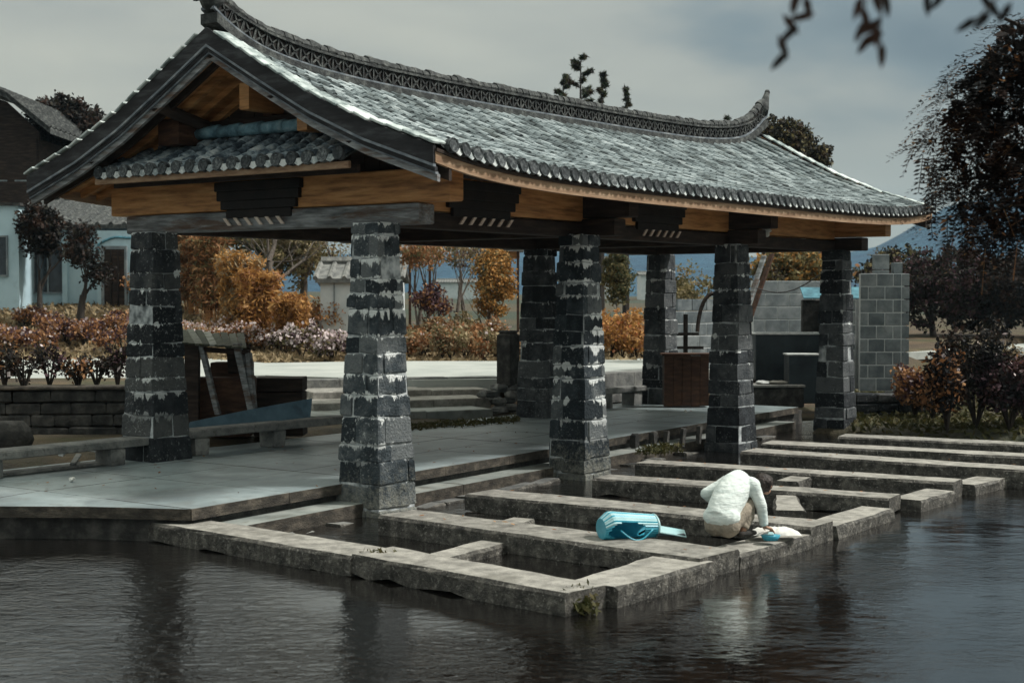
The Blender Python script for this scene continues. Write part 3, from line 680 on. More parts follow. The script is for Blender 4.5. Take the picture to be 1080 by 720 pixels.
for y in (ys[:-1]+ys[1:])/2: inst('pent_drip_tile',DRIP,PV,Vector((PX0-.01,y,pz(PX0,y)+.02)),Matrix.Rotation(-math.pi/2,3,'Z'),(1.2,1,1))
mb=MB(); vs=[]
for x in(PX0,PX1):
    for y in(-.12,4.40):
        for z in(-.01,.012): vs.append((x,y,pz(x,y)+z))
mb.add(vs,[(0,2,6,4),(1,5,7,3),(0,1,3,2),(4,6,7,5),(0,4,5,1),(2,3,7,6)]); obj('pent_deck',mb,M['pan'],PV)
mb=MB(); mb.box((PX0+.03,2.14,4.275),(.045,4.56,.085),bev=.008); obj('pent_eave_board',mb,M['fascia'],PV)
mb=MB(); mb.box((PX0+.28,2.14,4.25),(.05,4.4,.10)); obj('pent_batten',mb,M['wood_dark'],PV)
for k in range(6):
    y=1.15+k*.40
    mb=MB(); mb.tube([(.02,y,4.89+.004*k),(.02,y+.41,4.885)],[.085,.075],10); obj('pent_ridge_tile',mb,M['pent_ridge'],PV,smooth=True)

# ------------------------------------------------------------------ platform, ledge, stone beams
ptop=.52
def edge(x): return .22+.072*x
pf=tag(link('platform',None),kind='structure'); ORG['platform']=Vector((0,0,0))
mb=MB(); poly=[(-2.95,edge(-2.95)+.09),(-3.45,1.25),(-4.0,2.0),(-5.2,3.6),(-5.2,5.0),(14.6,5.0),(14.6,edge(14.6)+.09)]
mb.prism(poly,-.6,.43); obj('platform_base',mb,M['darkstone'],pf)
xs=[-2.95]; 
while xs[-1]<14: xs.append(xs[-1]+1.56)
prev=None
for i in range(len(xs)-1):
    x0,x1=xs[i],xs[i+1]; rows=[0,1.25,2.4,3.5,4.72]
    for j in range(4):
        a=lambda x,k:(edge(x) if k==0 else edge(x)*(1-k/4)+ (rows[k]+.2*(1-k/4)))
        g_=.004
        q=[(x0+g_,a(x0,j)+g_),(x1-g_,a(x1,j)+g_),(x1-g_,a(x1,j+1)-g_),(x0+g_,a(x0,j+1)-g_)]
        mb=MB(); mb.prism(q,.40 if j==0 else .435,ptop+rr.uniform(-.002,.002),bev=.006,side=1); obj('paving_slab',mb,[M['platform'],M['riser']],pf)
for q in ([(-3.47,1.05),(-2.96,edge(-2.95)+.01),(-2.96,2.55),(-4.05,2.3),(-4.02,1.85)],[(-4.06,2.31),(-2.96,2.56),(-2.96,4.92),(-5.2,4.95),(-5.2,3.4)]):
    mb=MB(); mb.prism(q,.40,ptop+.001,bev=.006,side=1); obj('paving_slab',mb,[M['platform'],M['riser']],pf)
lg=tag(link('ledge',None),kind='structure'); ORG['ledge']=Vector((0,0,0))
x=-2.55
while x<11.5:
    w_=rr.uniform(1.4,2.3); q=[(x+.005,edge(x)-.34),(x+w_-.005,edge(x+w_)-.34),(x+w_-.005,edge(x+w_)+.10),(x+.005,edge(x)+.10)]
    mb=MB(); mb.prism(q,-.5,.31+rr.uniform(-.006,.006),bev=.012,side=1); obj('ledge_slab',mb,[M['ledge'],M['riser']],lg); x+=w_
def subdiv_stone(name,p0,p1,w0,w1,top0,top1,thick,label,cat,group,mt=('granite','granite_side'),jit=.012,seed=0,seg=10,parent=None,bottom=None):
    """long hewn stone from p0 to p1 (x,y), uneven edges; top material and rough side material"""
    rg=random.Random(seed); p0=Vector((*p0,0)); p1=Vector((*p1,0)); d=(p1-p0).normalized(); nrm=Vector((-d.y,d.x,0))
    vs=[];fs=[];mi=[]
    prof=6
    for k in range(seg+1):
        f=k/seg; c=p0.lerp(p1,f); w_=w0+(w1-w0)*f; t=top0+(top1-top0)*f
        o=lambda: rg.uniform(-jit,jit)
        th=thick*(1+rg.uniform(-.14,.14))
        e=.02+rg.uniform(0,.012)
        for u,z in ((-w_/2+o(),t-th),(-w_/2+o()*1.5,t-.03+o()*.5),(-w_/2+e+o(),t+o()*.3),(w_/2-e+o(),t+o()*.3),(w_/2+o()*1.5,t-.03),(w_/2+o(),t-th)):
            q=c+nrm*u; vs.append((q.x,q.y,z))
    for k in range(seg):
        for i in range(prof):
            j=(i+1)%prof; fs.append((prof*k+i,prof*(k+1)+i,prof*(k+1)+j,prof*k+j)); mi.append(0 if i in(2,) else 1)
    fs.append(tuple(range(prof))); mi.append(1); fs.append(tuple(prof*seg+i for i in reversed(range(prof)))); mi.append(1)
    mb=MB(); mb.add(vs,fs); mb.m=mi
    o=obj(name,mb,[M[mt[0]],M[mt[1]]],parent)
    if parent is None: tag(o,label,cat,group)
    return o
BG='long stone washing beams reaching out over the water'
beams=[((-1.05,-1.2),(-1.28,-5.32),.60,.72,.37,.36,.22,'long granite washing beam carrying the blue basket and the crouching person'),
((.9,-.85),(.98,-5.32),.62,.56,.37,.36,.21,'granite washing beam just behind the crouching person, ending at a tan link slab'),
((3.02,-1.25),(3.5,-5.1),.55,.50,.38,.37,.21,'granite washing beam starting at the foot of the second front pillar'),
((4.82,-.78),(5.35,-5.2),.50,.50,.39,.38,.21,'granite washing beam between second and third front pillars, starting by small iron stakes'),
((6.72,-1.5),(7.1,-7.4),.62,.55,.44,.40,.28,'granite washing beam running past the third front pillar out of view at the right'),
((7.7,-1.3),(8.75,-7.6),.62,.50,.47,.44,.28,'granite washing beam just beyond the third front pillar'),
((9.2,-1.9),(10.35,-7.6),.60,.5,.50,.46,.28,'thin farthest washing beam beside the dark right bank')]
for i,(a,b,w0,w1,t0,t1,th,lb) in enumerate(beams):
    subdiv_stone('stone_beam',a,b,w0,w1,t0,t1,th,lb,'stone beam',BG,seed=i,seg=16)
FG='stone kerb frame round the front washing basin'
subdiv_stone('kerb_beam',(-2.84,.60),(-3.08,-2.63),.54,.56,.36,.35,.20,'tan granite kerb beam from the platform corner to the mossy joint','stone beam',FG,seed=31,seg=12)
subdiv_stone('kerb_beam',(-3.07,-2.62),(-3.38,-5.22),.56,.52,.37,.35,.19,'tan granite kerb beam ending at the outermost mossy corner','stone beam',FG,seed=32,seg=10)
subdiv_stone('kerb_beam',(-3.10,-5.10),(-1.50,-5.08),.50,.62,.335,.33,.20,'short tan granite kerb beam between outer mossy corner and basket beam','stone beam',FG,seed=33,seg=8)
subdiv_stone('brace_slab',(-2.9,-2.95),(-1.1,-2.80),.30,.36,.26,.26,.11,'thin grey stone slab bridging the front basin','stone slab',None,seed=34,seg=8)
LGp='tan link slabs between washing beam ends'
for i,(a,b,lb) in enumerate((((-.9,-5.12),(.62,-5.16),'tan link slab under the white cloth beside the crouching person'),((1.28,-5.14),(2.95,-5.1),'tan link slab nearest beyond the crouching person'),((3.78,-5.1),(4.95,-5.12),'middle tan link slab at the water edge'),((5.65,-5.12),(6.75,-5.2),'farthest tan link slab at the water edge'))):
    subdiv_stone('link_slab',a,b,.44,.42,.30,.295,.15,lb,'stone slab',LGp,seed=50+i,seg=6)
for i,(a,b,t_,lb) in enumerate((((1.9,-4.5),(3.05,-3.9),.33,'small pale stone wedged behind the crouching person'),((4.3,-3.3),(5.1,-3.2),.34,'small flat pale stone lying between the two middle washing beams'),((-.8,-2.4),(-.2,-2.3),.3,'flat pale stone in the gap beside the blue basket'),)):
    subdiv_stone('flat_stone',a,b,.35,.3,t_,t_,.14,lb,'stone','loose flat stones between the washing beams',seed=70+i,seg=4)
# rough kerb stones at the foot of the ledge
KG='rough kerb stones along the foot of the ledge'
x=-2.1; k=0; AXK=[(a_+.0,b_) for a_,b_ in AX]
while x<11:
    w_=rr.uniform(.5,1.0)
    if not any(abs(x+w_/2-px_)<w_/2+.42 for px_,_ in AX):
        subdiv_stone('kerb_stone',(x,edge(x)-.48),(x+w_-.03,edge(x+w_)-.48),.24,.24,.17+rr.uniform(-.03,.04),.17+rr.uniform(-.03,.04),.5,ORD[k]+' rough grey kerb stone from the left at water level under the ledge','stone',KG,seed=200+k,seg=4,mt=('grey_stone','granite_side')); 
    x+=w_; k+=1
for i,(x,y) in enumerate([(-1.1,-1.45),(.9,-1.1),(3.05,-1.5),(4.85,-1.05),(6.72,-1.8),(7.75,-1.6),(9.25,-2.2),(-1.3,-4.2),(1.0,-4.4),(3.4,-4.3),(5.2,-4.3),(7,-4.4),(8.5,-4.4),(10.3,-4.4)]):
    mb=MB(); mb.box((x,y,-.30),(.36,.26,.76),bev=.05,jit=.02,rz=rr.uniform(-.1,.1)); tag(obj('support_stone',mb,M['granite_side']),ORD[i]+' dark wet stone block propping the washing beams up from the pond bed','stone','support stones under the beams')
mb=MB(); mb.box((-2.98,-2.0,.0),(.66,1.3,.13),bev=.03,jit=.02,rz=.08); tag(obj('foot_slab',mb,M['granite']),'pale wet slab at water level under the mossy kerb joint','stone slab')
mb=MB(); q_=G(152,541,.3); mb.box((q_.x,q_.y,.27),(.42,.34,.10),bev=.03,jit=.02,rz=.15); tag(obj('flat_stone',mb,M['granite']),'flat stone at the platform corner above black water','stone')

# ------------------------------------------------------------------ benches, wall, shed, post, steps
def stone_thing(name,parts,mt,label,cat,group=None,loc=None):
    a=np.array([c for _,c,_,_ in parts]); t=thing(name,label,cat,loc or (a[0][0],a[0][1],.5),group)
    for nm,c,s_,rz in parts:
        mb=MB(); mb.box(c,s_,rz=rz,bev=.02,jit=.008); obj(nm,mb,M[mt],t)
    return t
BN='low stone benches round the platform'
stone_thing('stone_bench',[('seat',(-2.2,4.05,.80),(3.9,.36,.12),0),('leg',(-2.6,4.1,.63),(.24,.32,.24),0),('leg',(-.75,4.05,.63),(.24,.32,.24),0),('footing',(-1.7,4.15,.545),(2.2,.3,.05),0)],'grey_stone','long low stone bench left of the dark corner pillar','bench',BN)
stone_thing('stone_bench',[('seat',(2.45,4.05,.83),(3.9,.36,.12),-.02),('leg',(2.25,4.06,.645),(.24,.3,.26),0),('leg',(4.1,4.0,.645),(.26,.3,.26),0),('leg',(.75,4.08,.645),(.26,.3,.26),0)],'grey_stone','stone bench with a square leg in front of the wooden shed','bench',BN)
stone_thing('stone_bench',[('seat',(12.0,4.25,.86),(1.9,.36,.12),-.03),('leg',(11.6,4.25,.65),(.24,.3,.3),0),('leg',(12.7,4.25,.65),(.3,.3,.3),0)],'grey_stone','short stone bench between the two farther back pillars','bench',BN)
# planter wall built of rough stones
pw=thing('planter_wall','dark rough stone retaining wall below the planter at the left','wall',(-.6,7.0,.5))
a=P(-420,441,24.5); b=P(132,404,25.0)
dv_=Vector((b.x-a.x,b.y-a.y,0)); Lw=dv_.length; dv_.normalize(); rz=math.atan2(dv_.y,dv_.x)
top=lambda s_: 1.28
z=.40; k=0
while z<1.2:
    h_=.20; s_=-rr.uniform(0,.4)
    while s_<Lw:
        w_=rr.uniform(.35,.8); c=Vector((a.x,a.y,0))+dv_*(s_+w_/2); mb=MB(); mb.box((c.x,c.y,z+h_/2),(w_-.015,.42+rr.uniform(-.03,.03),h_-.012),rz=rz,bev=.025,jit=.01); obj('wall_stone',mb,M['darkstone'],pw); s_+=w_
    z+=h_
mb=MB(); c=Vector((a.x,a.y,1.245))+dv_*(Lw/2); mb.box(c,(Lw+.3,.5,.06),rz=rz,bev=.015,jit=.005); o=obj('wall_coping',mb,M['riser'],pw)
mb=MB(); nb_=Vector((-dv_.y,dv_.x,0)); mb.box(c+nb_*2.0+Vector((0,0,-.30)),(Lw+.3,3.6,.5),rz=rz); obj('planter_soil',mb,M['ground'],pw)
mb=MB(); q=P(8,452,22.4); mb.ball((q.x,q.y,.62),(.42,.34,.3),10); mb.v=[(x+rr.uniform(-.02,.02),y+rr.uniform(-.02,.02),z+rr.uniform(-.02,.02)) for x,y,z in mb.v]; tag(obj('boulder',mb,M['darkstone'],smooth=True),'rounded dark boulder against the planter wall behind the long bench','boulder')
# litter under the bench
for i,(px,py,w_,rz_,lb) in enumerate(((66,478,.42,.2,'pale plank lying under the long bench'),(96,475,.32,1.2,'pale broken stick leaning under the long bench'),(80,484,1.2,.25,'long grey board lying under the long bench'))):
    q=G(px,py,.58); mb=MB(); mb.box(q,(w_,.07,.035),rz=rz_+.6,bev=.008,jit=.006); tag(obj('board',mb,M['white_tin' if i<2 else 'grey_stone']),lb,'board')
for i,(px,py,lb) in enumerate(((76,508,'crumpled white litter on the bare platform near its left end'),(723,435,'crumpled white litter on the platform beyond the second front pillar'))):
    q=G(px,py,.52); mb=MB(); mb.ball((q.x,q.y,.545),(.045,.03,.03),7); mb.v=[(x+rr.uniform(-.012,.012),y+rr.uniform(-.012,.012),z+rr.uniform(0,.014)) for x,y,z in mb.v]; tag(obj('litter',mb,M['cloth']),lb,'litter')
# shed: mossy plank roof on leaning posts, dark crates, faded blue board
sh=thing('lean_to','ramshackle lean-to with mossy plank roof and leaning posts behind the bench','shed',(2.3,5.2,.5))
RT=at(1,0,0)-at(0,0,0); FWv=at(0,1,0)-at(0,0,0)
def rdir(mb,c,w_,d_,h_,rz=-(math.pi/2-YAW),**k): return mb.box(c,(w_,d_,h_),rz=rz,**k)
RZ=-(math.pi/2-YAW)
D0=23.2
for px0,py0,px1,py1,r_ in ((212,364,230,437,.065),(250,362,266,432,.08),(262,372,268,432,.06),(203,362,203,452,.13)):
    p0=P(px0,py0,D0);p1=P(px1,py1,D0+.0); p1.z=min(p1.z,.95); mb=MB(); mb.box(((p0+p1)/2),(r_*1.6,r_*1.2,(p0-p1).length),rot=(p0-p1).to_track_quat('Z','Y').to_matrix(),bev=.01,jit=.006); obj('post',mb,M['weathered' if r_<.12 else 'wood_dark'],sh)
for i in range(9):
    px=195+i*7.6; p0=P(px,362+.6*i,D0-.15); p1=P(px-12+i*1.2,353+.6*i,D0+1.2); p1.z=p0.z+.17+rr.uniform(-.02,.02)
    mb=MB(); mb.box((p0+p1)/2,(.115,(p0-p1).length,.03),rot=Matrix.Rotation(0,3,'Z')@(p1-p0).to_track_quat('Y','Z').to_matrix(),bev=.006,jit=.008); obj('roof_plank',mb,M['mossroof'],sh)
p0=P(196,367,D0);p1=P(264,372,D0); mb=MB(); mb.tube([p0,p1],.045,6); obj('rail',mb,M['wood_dark'],sh)
mb=MB(); q=P(232,413,D0+.5); rdir(mb,(q.x,q.y,1.12),1.05,.6,.72,bev=.02,jit=.02); obj('back_panel',mb,M['wood_red'],sh)
mb=MB(); q=P(252,372,D0+.6); rdir(mb,(q.x,q.y,1.75),.35,.1,.45,bev=.02,jit=.02); obj('side_panel',mb,M['wood_dark'],sh)
for i,(px,py,w_,h_,d_,lb) in enumerate(((245,405,.62,.85,.5,'tall dark crate under the mossy lean-to roof'),(296,413,.78,.60,.55,'low dark brown crate right of the lean-to'),(222,425,.5,.45,.4,'small dark crate beneath the left posts of the lean-to'))):
    q=P(px,py,24.2+.2*i); t=thing('wooden_crate',lb,'crate',(q.x,q.y,.5),'dark crates by the lean-to')
    for s_ in range(4):
        zz=.5+(h_+.35)*(s_+.5)/4
        mb=MB(); rdir(mb,(q.x,q.y,zz),w_+rr.uniform(-.01,.01),d_,(h_+.35)/4-.012,bev=.01,jit=.004); obj('crate_board',mb,M['wood_dark' if i else 'wood_red'],t)
pts=[(198,452),(200,445),(262,432),(329,420),(327,440),(262,447)]
q0=[P(a_,b_,22.6) for a_,b_ in pts]; mb=MB(); vs=[v for v in q0]+[v+FWv*.04 for v in q0]
mb.add(vs,[(0,1,2,5),(5,2,3,4),(11,8,7,6),(10,9,8,11)]+[(i,i+6,(i+1)%6+6,(i+1)%6) for i in range(6)]); tag(obj('blue_board',mb,M['bluebd']),'faded blue board leaning along the back of the bench','board')
# carved stone post on a rubble pedestal
sp=thing('stone_post','square grey stone post with sloped top on rubble pedestal by the steps','post',(8.55,4.62,.5))
q=P(536,400,29.6); qx,qy=q.x,q.y
mb=MB(); mb.box((qx,qy,1.50),(.32,.32,1.05),bev=.04); mb.box((qx,qy,2.05),(.27,.27,.06),bev=.02); obj('shaft',mb,M['darkstone'],sp)
for i in range(16):
    mb=MB(); mb.box((qx-.25+rr.uniform(-.38,.42),qy+rr.uniform(-.3,.25),.58+.13*(i%4)+rr.uniform(-.02,.02)),(rr.uniform(.18,.3),rr.uniform(.18,.3),.14),rz=rr.uniform(0,3),bev=.04,jit=.02); obj('rubble_stone',mb,M['grey_stone'],sp)
# steps up to the road behind the platform
st=tag(link('steps',None),kind='structure'); ORG['steps']=Vector((0,0,0))
def step(pa,pb,d_,z0,z1,mt='granite',nm='step_slab'):
    """front edge from pa to pb (x,y), depth d_ away"""
    a=Vector((*pa,0)); b=Vector((*pb,0)); n_=max(1,int((b-a).length/1.1)); u=(b-a)/n_; w_=Vector((-u.y,u.x,0)).normalized()*d_
    if w_.dot(FWv)<0: w_=-w_
    for i in range(n_):
        p_=a+u*(i+.006); q=a+u*(i+.994); mb=MB(); mb.prism([(p_.x,p_.y),(q.x,q.y),(q.x+w_.x,q.y+w_.y),(p_.x+w_.x,p_.y+w_.y)],z0,z1+rr.uniform(-.01,.01),bev=.015); obj(nm,mb,M[mt],st)
e1=[P(330,448,26),P(525,443,28.8)]
step((P(300,448,26.6).x,P(300,448,26.6).y),(P(520,440,28.6).x,P(520,440,28.6).y),1.4,.3,.62,'ledge')
step((P(330,432,28.0).x,P(330,432,28.0).y),(P(518,430,29.6).x,P(518,430,29.6).y),1.5,.5,.76,'granite')
step((P(330,420,29.2).x,P(330,420,29.2).y),(P(515,417,30.6).x,P(515,417,30.6).y),1.5,.6,.88,'granite')
step((P(300,412,30.4).x,P(300,412,30.4).y),(P(528,410,31.6).x,P(528,410,31.6).y),.4,.5,1.06,'grey_stone','wall_stone')
step((P(636,408,31.6).x,P(636,408,31.6).y),(P(700,408,33.5).x,P(700,408,33.5).y),.5,.5,1.12,'grey_stone','wall_stone')
# ------------------------------------------------------------------ right side: block walls, tank, box, tower
def block_wall(name,p0,p1,z0,z1,bw,bh,th,label,skip=None,group=None,mt='block',parent=None,nm='block'):
    p0=Vector((p0.x,p0.y,0));p1=Vector((p1.x,p1.y,0)); d=p1-p0; L_=d.length; d.normalize(); rz_=math.atan2(d.y,d.x)
    t=parent or thing(name,label,'wall',(p0.x,p0.y,z0),group)
    mbx=MB(); mbx.box((0,0,0),(bw-.022,th,bh-.022),bev=.008); me=mbx.mesh(nm,M[mt])
    mbx=MB(); mbx.box((0,0,0),(bw/2-.022,th,bh-.022),bev=.008); me2=mbx.mesh(nm,M[mt])
    nrow=int(round((z1-z0)/bh))
    for r in range(nrow):
        s_=0; first=(r%2==1); 
        while s_<L_-.05:
            half=first or (L_-s_<bw*.8); w_=bw/2 if half else bw; first=False
            if not(skip and skip(s_+w_/2,r,nrow)):
                c=p0+d*(s_+w_/2); inst(nm,me2 if half else me,t,(c.x,c.y,z0+bh*(r+.5)),Matrix.Rotation(rz_+rr.uniform(-.008,.008),3,'Z'))
            s_+=w_
    mb=MB(); c=(p0+p1)/2; hh_=(nrow-2 if skip else nrow)*bh
    mb.box((c.x,c.y,z0+hh_/2),(L_-.02,th-.016,hh_-.006),rz=rz_); obj('mortar_bed',mb,M['block_mortar'],t)
    return t
tp=[P(906,350,31.0),P(953,350,31.0)]
dR=(tp[1]-tp[0]); dR.z=0; dR.normalize(); dF=Vector((-dR.y,dR.x,0))
bt=thing('block_tower','grey concrete block enclosure wall with two block posts beside the last pillar','wall',(tp[0].x,tp[0].y,.4))
block_wall('',tp[0],tp[1],.80,3.22,.34,.269,.16,'',parent=bt)
block_wall('',tp[1]+dF*.1,tp[1]+dF*1.7,.80,2.68,.34,.269,.16,'',parent=bt)
for o_,w_,z1 in ((P(931,300,31.05),.30,3.62),(P(948,300,31.05),.18,3.45)):
    c=Vector((o_.x,o_.y,0))+dF*.18
    mb=MB()
    for r in range(3):
        mb=MB(); mb.box((c.x,c.y,2.78+(z1-2.65)*(r+.5)/3-.13),(w_,.22,(z1-2.65)/3-.012),rz=math.atan2(dR.y,dR.x),bev=.01); obj('post_block',mb,M['block'],bt)
for r in range(3):
    for k in range(5):
        c=tp[0]+dR*(-.35+.42*k)-dF*.25; mb=MB(); mb.box((c.x,c.y,.30+.19*r),(.41,.5,.18),rz=math.atan2(dR.y,dR.x)+rr.uniform(-.02,.02),bev=.03,jit=.012); obj('footing_stone',mb,M['pillar_b'],bt)
sd_=tp[0]+dR*1.3+dF*.2; mb=MB(); mb.box((sd_.x+.15,sd_.y,.72),(1.5,1.5,.10),rz=.35,bev=.03,jit=.02); obj('footing_cap',mb,M['grey_stone'],bt)
w0=P(793,330,36.0); w1=P(866,330,36.5)
block_wall('block_wall',w0,w1,.95,3.12,.62,.31,.2,'pale concrete block wall seen behind the dark tank')
w0=P(703,340,35.0); w1=P(752,340,36.0)
block_wall('block_wall',w0,w1,.95,2.98,.5,.29,.2,'broken-topped concrete block wall behind the brown wooden box',skip=lambda s_,r,n_:(r==n_-1 and s_<.8) or (r==n_-2 and s_<.3) or (r==n_-1 and s_>1.2))
block_wall('block_wall',P(864,330,35.0),P(906,330,31.6),.80,2.70,.42,.27,.16,'concrete block wall behind the last pillar, joining the block enclosure')
# tank
tk=thing('water_tank','dark blue-grey steel tank open at the top under the block wall','tank',(P(826,405,33.0).x,P(826,405,33.0).y,.9))
q=P(828,380,33.3)
mb=MB()
for (ox,oy,sx,sy) in ((0,-.5,1.46,.05),(0,.5,1.46,.05),(-.71,0,.05,.95),(.71,0,.05,.95)):
    c=Vector((q.x,q.y,0))+RT*ox+FWv*oy; rdir(mb,(c.x,c.y,1.42),sx,sy,1.02,bev=.01)
obj('tank_wall',mb,M['tank'],tk)
mb=MB()
for (ox,oy,sx,sy) in ((0,-.53,1.54,.05),(0,.53,1.54,.05),(-.74,0,.05,1.0),(.74,0,.05,1.0)):
    c=Vector((q.x,q.y,0))+RT*ox+FWv*oy; rdir(mb,(c.x,c.y,1.935),sx,sy,.035)
obj('tank_rim',mb,M['white_tin'],tk)
mb=MB(); c=Vector((q.x,q.y,0)); rdir(mb,(c.x,c.y,.93),1.42,.95,.05); obj('tank_floor',mb,M['tank'],tk)
q=P(846,400,31.6); bx=thing('steel_bin','dark square steel bin with a pale rim in front of the tank','bin',(q.x,q.y,.5))
mb=MB(); rdir(mb,(q.x,q.y,1.02),.66,.6,1.0,bev=.02); obj('bin_body',mb,M['tank'],bx); mb=MB(); rdir(mb,(q.x,q.y,1.535),.70,.64,.03); obj('bin_rim',mb,M['white_tin'],bx)
q=P(818,420,31.4); sl=thing('stone_slab_table','low dark masonry sink with pale papers on top','sink',(q.x,q.y,.5))
mb=MB(); rdir(mb,(q.x,q.y,.66),1.05,.7,.42,bev=.03,jit=.01); obj('sink_body',mb,M['darkstone'],sl)
mb=MB(); rdir(mb,(q.x,q.y,.895),1.1,.74,.05,bev=.01); obj('sink_top',mb,M['grey_stone'],sl)
for i,(ox,w_,lb) in enumerate(((.05,.42,'pale flattened sack lying on the dark sink'),(-.25,.3,'second smaller pale sack on the dark sink'))):
    c=Vector((q.x,q.y,.95))+RT*ox; mb=MB(); mb.ball(c,(w_*.6,.16,.045),9,rot=Matrix.Rotation(RZ+.3,3,'Z')); mb.v=[(x+rr.uniform(-.02,.02),y+rr.uniform(-.02,.02),z+rr.uniform(-.005,.015)) for x,y,z in mb.v]; tag(obj('sack',mb,M['white_tin' if i else 'granite']),lb,'sack')
# brown wooden box
q=P(724,402,30.2); wb=thing('wooden_box','upright red-brown plank box beside the far back pillar','box',(q.x,q.y,.5))
for k in range(5):
    c=q+RT*(-.36+.18*k); mb=MB(); rdir(mb,(c.x,c.y,1.06+rr.uniform(-.01,.01)),.172,.05,1.02,bev=.006); obj('plank',mb,M['wood_red'],wb)
for zz in(.7,1.4):
    c=q+FWv*.04; mb=MB(); rdir(mb,(c.x,c.y,zz),.9,.04,.09); obj('batten',mb,M['wood_dark'],wb)
c=q+FWv*.25; mb=MB(); rdir(mb,(c.x,c.y,1.04),.88,.38,.98); obj('box_body',mb,M['wood_dark'],wb)
c=q+FWv*.2; mb=MB(); rdir(mb,(c.x,c.y,1.585),.98,.56,.035); obj('box_lid',mb,M['wood_red'],wb)
# cross-shaped frame
q=P(723,355,32.0); cf=thing('cross_frame','thin dark cross-shaped post with two rails behind the wooden box','frame',(q.x,q.y,.9))
mb=MB(); rdir(mb,(q.x,q.y,1.62),.09,.07,1.5); obj('upright',mb,M['bark_dark'],cf)
for zz,w_ in((1.95,.55),(1.66,.75)):
    mb=MB(); c=q-FWv*.06; rdir(mb,(c.x,c.y,zz),w_,.05,.06); obj('rail',mb,M['bark_dark'],cf)
# leaning planks and blue tin, hose
for i,(x0,y0,x1,y1,mt,lb) in enumerate(((792,333,806,292,'wood_red','brown plank leaning against the block wall beside the third pillar'),(786,330,798,294,'weathered','pale weathered plank leaning behind the third pillar'))):
    p0=P(x0,y0,35.2-.3*i);p1=P(x1,y1,35.4-.3*i); mb=MB(); mb.box((p0+p1)/2,(.13,.05,(p1-p0).length+1.2),rot=(p1-p0).to_track_quat('Z','Y').to_matrix(),bev=.01); tag(obj('leaning_plank',mb,M[mt]),lb,'plank')
for i,(px,py,w_,lb) in enumerate(((857,309,.48,'blue tin sheet on the wall left of the last pillar'),(899,309,.42,'blue tin sheet framed between the last pillar and block post'))):
    q=P(px,py,34.0 if i==0 else 33.0); mb=MB(); mb.box((q.x,q.y,q.z),(w_,.5,.03),rot=Matrix.Rotation(RZ,3,'Z')@Matrix.Rotation(.5,3,'X')); vs=mb.v; tag(obj('tin_sheet',mb,M['tealtin']),lb,'tin sheet')
    mb=MB(); c=q+FWv*.15; rdir(mb,(c.x,c.y,(q.z-.15+.95)/2),w_*.9,.16,q.z-.15-.95,bev=.02); tag(obj('masonry_pier',mb,M['darkstone']),['dark masonry pier carrying the blue tin left of the last pillar','dark masonry pier carrying the blue tin right of the last pillar'][i],'pier')
q0=P(800,292,35.0); pts=[]
p0=P(806,298,35.0);p1=P(858,294,35.0); p2=P(795,300,35)
mb=MB(); mb.tube([P(795,303,35.2).lerp(P(864,290,35.2),f)+Vector((0,0,-.25*math.sin(f*math.pi))) for f in np.linspace(0,1,9)],.014,5); tag(obj('hose',mb,M['black']),'thin dark cable sagging across the block wall','cable')
# arched dark hoop by the wall
mb=MB(); c=P(752,345,33.6); mb.tube([c+RT*(-.35*math.cos(t)*1)+Vector((0,0,.95*math.sin(t)-.2)) for t in np.linspace(.1,math.pi*.6,10)],.05,6); tag(obj('wooden_hoop',mb,M['wood_dark']),'dark bent wooden hoop standing left of the third pillar','hoop')
# small lamp under the eave
q=P(805,246,27.6); lp=thing('eave_lamp','small white lamp fixed to the front beam above the third pillar','lamp',(9.95,-.05,3.95))
q=Vector((10.0,.0,3.90)); mb=MB(); mb.tube([q+Vector((0,.04,.06)),q+Vector((0,-.12,.03))],.02,6); obj('bracket',mb,M['black'],lp)
mb=MB(); mb.tube([q+Vector((0,-.10,.10)),q+Vector((0,-.12,.0)),q+Vector((0,-.14,-.05))],[.04,.075,.09],10); obj('shade',mb,M['white_tin'],lp,smooth=True)
mb=MB(); mb.ball(q+Vector((0,-.14,-.08)),.05,8); obj('bulb',mb,M['cloth'],lp,smooth=True)
# iron stakes by the third pillar
for i,(x,y) in enumerate(((7.0,.0),(7.55,.02),(8.15,.05))):
    mb=MB(); mb.box((x,y+.1,.47),(.07,.07,.3),rot=Matrix.Rotation(.15,3,'Y'),bev=.01,jit=.008); tag(obj('stake',mb,M['darkstone']),ORD[i]+' short dark stake from the left on the ledge before the third pillar','stake','short stakes on the ledge')
for i,(x,y) in enumerate(((6.9,.9),(7.5,.92))):
    mb=MB(); mb.box((x,y-.28,.44),(.12,.1,.22),bev=.02,jit=.01); tag(obj('stake',mb,M['darkstone']),['left','right'][i]+' stubby dark peg against the platform edge between second and third pillars','stake','stubby pegs at the platform edge')

# ------------------------------------------------------------------ the washing person and belongings
F0=G(764,567,.365); fdir=(RT*.62+FWv*.78).normalized(); rdir_=Vector((fdir.y,-fdir.x,0))
if rdir_.dot(RT)<0: rdir_=-rdir_
PS=.86
def H(f,r,z): return F0+(fdir*f+rdir_*r+Vector((0,0,z)))*PS
def solid(name,mb,mt,parent,vox,smooth=4,disp=0,tex=None):
    o=obj(name,mb,mt,parent,smooth=True); o.modifiers.clear()
    r_=o.modifiers.new('remesh','REMESH'); r_.mode='VOXEL'; r_.voxel_size=vox; r_.use_smooth_shade=True
    s_=o.modifiers.new('smooth','SMOOTH'); s_.iterations=smooth; s_.factor=.5
    if disp:
        tx=bpy.data.textures.new(name+'_fold','CLOUDS'); tx.noise_scale=tex or .07; tx.noise_depth=2
        d_=o.modifiers.new('folds','DISPLACE'); d_.texture=tx; d_.strength=disp; d_.mid_level=.5; d_.texture_coords='LOCAL'
    return o
